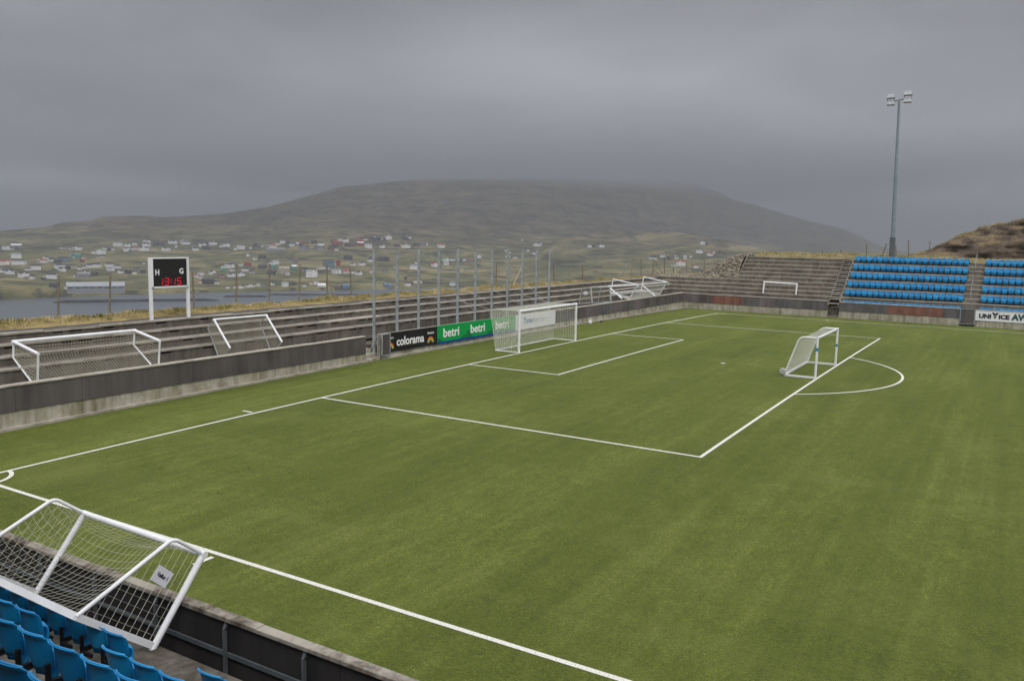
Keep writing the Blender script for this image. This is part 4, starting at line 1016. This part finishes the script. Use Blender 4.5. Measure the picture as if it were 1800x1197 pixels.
crop(640, 410, 5.14, [(215, 52, 70), (120, 56, 70, 'dark', 'dark'), (40, 122, 80), (160, 126, 55), (380, 128, 100, 'white', 'dark'), (300, 118, 50, 'dark', 'dark'), (470, 112, 60, 'dark', 'dark'), (535, 116, 60, 'grey', 'dark'), (695, 122, 80, 'white', 'red'), (375, 52, 60, 'dark', 'dark'), (60, 245, 65, 'white', 'dark'), (200, 246, 70, 'dark', 'dark'), (475, 272, 40), (455, 320, 90, 'white', 'grey'), (640, 300, 85, 'white', 'red'), (738, 248, 65, 'white', 'green'), (740, 282, 60), (800, 246, 60), (850, 238, 40), (905, 248, 35), (965, 242, 40, 'pink', 'red'), (1030, 222, 65), (1290, 156, 50), (1310, 172, 40), (1300, 212, 50), (1365, 224, 45), (1560, 112, 85), (1592, 100, 40), (1482, 158, 30), (1592, 174, 50), (1540, 186, 50), (1430, 65, 14), (1700, 112, 30), (210, 476, 80, 'blue', 'blue', 3), (395, 470, 70), (480, 458, 100, 'beige', 'beige', 3), (800, 468, 60, 'white', 'blue', 5), (915, 324, 20, 'green', 'green'), (375, 412, 35, 'dark', 'dark')])
crop(950, 430, 5.987, [(510, 22, 60), (475, 30, 40, 'grey', 'dark'), (640, 24, 70), (555, 18, 40, 'dark', 'dark'), (1165, 148, 60), (1205, 150, 50), (1285, 128, 55), (1345, 140, 40, 'dark', 'dark'), (1420, 122, 40), (1432, 143, 50), (1520, 128, 35), (1522, 148, 35), (1580, 132, 30), (1672, 84, 75), (1775, 110, 50, 'white', 'red'), (1480, 215, 125, 'white', 'red'), (1628, 240, 65, 'white', 'red'), (1400, 224, 50)])
crop(1200, 400, 5.987, [(210, 172, 80), (250, 178, 30, 'dark', 'dark'), (175, 262, 80), (288, 290, 70, 'white', 'red'), (325, 266, 30, 'white', 'red'), (393, 268, 45, 'dark', 'dark'), (440, 278, 40, 'dark', 'dark'), (85, 308, 35)])
for it_ in list(H):
    if it_[1] < 500 and it_[0] < 800 and random.random() < .52:
        H.append((it_[0]+random.uniform(-14, 14), it_[1]+random.uniform(-2.5, 2.5), random.uniform(6, 10), random.choice(('white', 'white', 'grey', 'dark', 'beige', 'white')), random.choice(('dark', 'grey', 'dark', 'red'))))
DESC = dict(white='white', red='red', dark='dark', green='green', beige='beige', blue='blue', grey='grey', pink='pinkish', teal='teal', yellow='cream', brown='brown')
LAND = [(60, 'at left picture edge'), (104, 'left of leftmost fence post'), (193, 'between two leftmost fence posts'), (265, 'just left of scoreboard'), (338, 'at the scoreboard'), (416, 'right of scoreboard'), (474, 'before fifth fence post'), (527, 'before sixth fence post'), (575, 'before braced post'), (616, 'right of braced post'), (661, 'left of ball stop fence'), (702, 'in first ball stop gap'), (742, 'in second ball stop gap'), (776, 'in third ball stop gap'), (809, 'in fourth ball stop gap'), (870, 'behind middle of ball stop'), (922, 'behind eighth ball stop gap'), (972, 'behind last ball stop gaps'), (1060, 'right of ball stop fence'), (1180, 'above the tipped goals'), (1240, 'left above rubble heap'), (1400, 'above rubble heap')]
def band(py, px):
    off = 0 if px < 980 else -8
    return 'top row' if py < 428 else 'upper row' if py < 442 else 'upper middle row' if py < 458 else 'middle row' if py < 470 else 'lower middle row' if py < 484 else 'lower row' if py < 498 else 'row at the shore'
cells = {}
made = []
for it_ in H:
    px, py, wp = it_[:3]; wall = it_[3] if len(it_) > 3 else 'white'; roof = it_[4] if len(it_) > 4 else random.choice(('dark', 'dark', 'grey', 'dark')); hp_ = it_[5] if len(it_) > 5 else None
    r_ = house_at(px, py+1.0, wp, wall, roof, hp_); made.append(r_)
for (o, px, py, wall, roof, Wd) in sorted(made, key=lambda q: q[1]):
    la = next(t_ for x_, t_ in LAND if px <= x_) if px <= 1400 else LAND[-1][1]
    wn2 = DESC[wall]; rn = DESC[roof]
    core = f'{wn2} house' if wall == roof else f'{wn2} {rn}-roofed house'
    key = (core, la, band(py, px)); cells.setdefault(key, []).append((o, px))
for (core, la, bd), lst in cells.items():
    for k, (o, px) in enumerate(lst):
        pre = '' if len(lst) == 1 else (('left ', 'right ')[k] if len(lst) == 2 else ORD[k]+' from left ')
        sz = 'small distant ' if len(lst) < 99 else ''
        tag(o, f'{pre}{core}, {bd}, {la}', 'house', 'houses across the fjord')
# larger buildings with parts
def big_building(name, label, cat, px, py, wpx, hpx, wallm, roofm, dist, deep=14, flat_roof=False, rows=1, nwin=12, frac=.55):
    p = on_r(px, py, dist); mpp = np.linalg.norm(p-CAM)/FPX; Wd = wpx*mpp; Hh = hpx*mpp; ang_ = math.atan2(p[1]-CAM[1], p[0]-CAM[0])-math.pi/2
    t = thing(name, label, cat, tuple(p), (0, 0, ang_))
    b = MB(); b.box((-Wd/2, 0, -5), (Wd/2, deep, Hh*frac if not flat_roof else Hh)); b.build('wall', wallm, t)
    b = MB()
    if flat_roof: b.box((-Wd/2-.3, -.3, Hh+.003), (Wd/2+.3, deep+.3, Hh+.5))
    else:
        h0 = Hh*frac; b.add([(-Wd/2-.3, -.4, h0), (Wd/2+.3, -.4, h0), (Wd/2+.3, deep+.4, h0), (-Wd/2-.3, deep+.4, h0), (-Wd/2-.3, deep/2, Hh), (Wd/2+.3, deep/2, Hh)], [(0, 1, 5, 4), (2, 3, 4, 5), (3, 2, 1, 0), (0, 4, 3), (1, 2, 5)])
    b.build('roof', roofm, t)
    for r in range(rows):
        for k in range(nwin):
            wx = -Wd/2+Wd*(k+.5)/nwin; z0_ = (Hh if flat_roof else Hh*frac)*(r+.35)/rows
            b = MB(); b.box((wx-Wd/nwin*.3, -.08, z0_), (wx+Wd/nwin*.3, -.01, z0_+1.3)); b.build('window', HM['window'], t)
    return t
big_building('warehouse', 'long pale grey warehouse with blue side on the breakwater between the leftmost posts', 'warehouse', 169, 508.5, 82, 11, HM['grey'], simple('pale_metal_roof', (.34, .36, .38), .6, .3, 0, .05, .1), 1110, nwin=8, frac=.42)
big_building('school_building', 'long cream two storey building with dark roof behind the sixth fence post', 'school', 546, 465.5, 41, 7.5, HM['yellow'], HM['dark'], 1560, flat_roof=True, rows=2, nwin=10)
big_building('factory_building', 'long dark blue building adjoining the cream school behind the fence posts', 'building', 577, 464.5, 21, 7, HM['blue'], HM['dark'], 1570, flat_roof=True, nwin=5)

for o in COL.objects:
    if len(o.get('label', '').split()) > 16: print('LONG', o['label'])
# ------------------------------------------------------------------ cloud on the summit
b = MB(); c0 = on_r(930, 316, 3900)
b.box((-1900, -2300, 150), (1900, 2300, 420)); cl = b.build('low_cloud', bpy.data.materials.new('cloud_vapour')); cl.location = (c0[0], c0[1], 0); cl.rotation_euler = (0, 0, rad(31))
cm = Mat.__new__(Mat); cm.m = cl.data.materials[0]; cm.m.use_nodes = True; cm.t = cm.m.node_tree; cm.t.nodes.clear()
co = cm.n('OutputMaterial'); cv = cm.n('VolumePrincipled'); cv.inputs['Color'].default_value = (.62, .64, .67, 1)
sx = cm.n('SeparateXYZ'); cm.l(cm.n('NewGeometry').outputs['Position'], sx.inputs[0])
so = cm.n('SeparateXYZ'); cm.l(cm.n('TexCoord').outputs['Object'], so.inputs[0])
nz = cm.noise(.0016, cm.pos((1, 1, 3)), 4, .6)
zz = cm.math('ADD', sx.outputs[2], cm.math('MULTIPLY', cm.math('SUBTRACT', nz, .5), 110))
up = cm.math('DIVIDE', cm.math('SUBTRACT', zz, 178), 70, True); dn = cm.math('DIVIDE', cm.math('SUBTRACT', 400, zz), 110, True)
ex = cm.math('SUBTRACT', 1, cm.math('DIVIDE', cm.math('ABSOLUTE', so.outputs[0]), 1850), True); ey = cm.math('SUBTRACT', 1, cm.math('DIVIDE', cm.math('ABSOLUTE', so.outputs[1]), 2250), True)
d_ = cm.math('MULTIPLY', cm.math('MULTIPLY', cm.math('MULTIPLY', up, up), dn), cm.math('MULTIPLY', cm.math('MINIMUM', cm.math('MULTIPLY', ex, 3), 1), cm.math('MINIMUM', cm.math('MULTIPLY', ey, 2.2), 1)))
cm.l(cm.math('MULTIPLY', d_, 2.3e-3), cv.inputs['Density']); cm.l(cv.outputs[0], co.inputs['Volume'])
tag(cl, 'low grey cloud resting on the flat top of the mountain', 'cloud', None, 'stuff')

# ------------------------------------------------------------------ haze
b = MB(); b.box((-500, -9500, SEA-6), (9500, 9500, 330)); hz = b.build('haze', None or bpy.data.materials.new('haze_air'))
hm = hz.data.materials[0]; hm.use_nodes = True; hn = hm.node_tree.nodes; hn.clear(); ho = hn.new('ShaderNodeOutputMaterial'); hv = hn.new('ShaderNodeVolumePrincipled')
hv.inputs['Color'].default_value = (.50, .53, .57, 1); hv.inputs['Density'].default_value = 2.8e-4; hv.inputs['Anisotropy'].default_value = 0
hm.node_tree.links.new(hv.outputs[0], ho.inputs['Volume'])
tag(hz, 'thin grey haze over the fjord', 'haze', None, 'stuff')
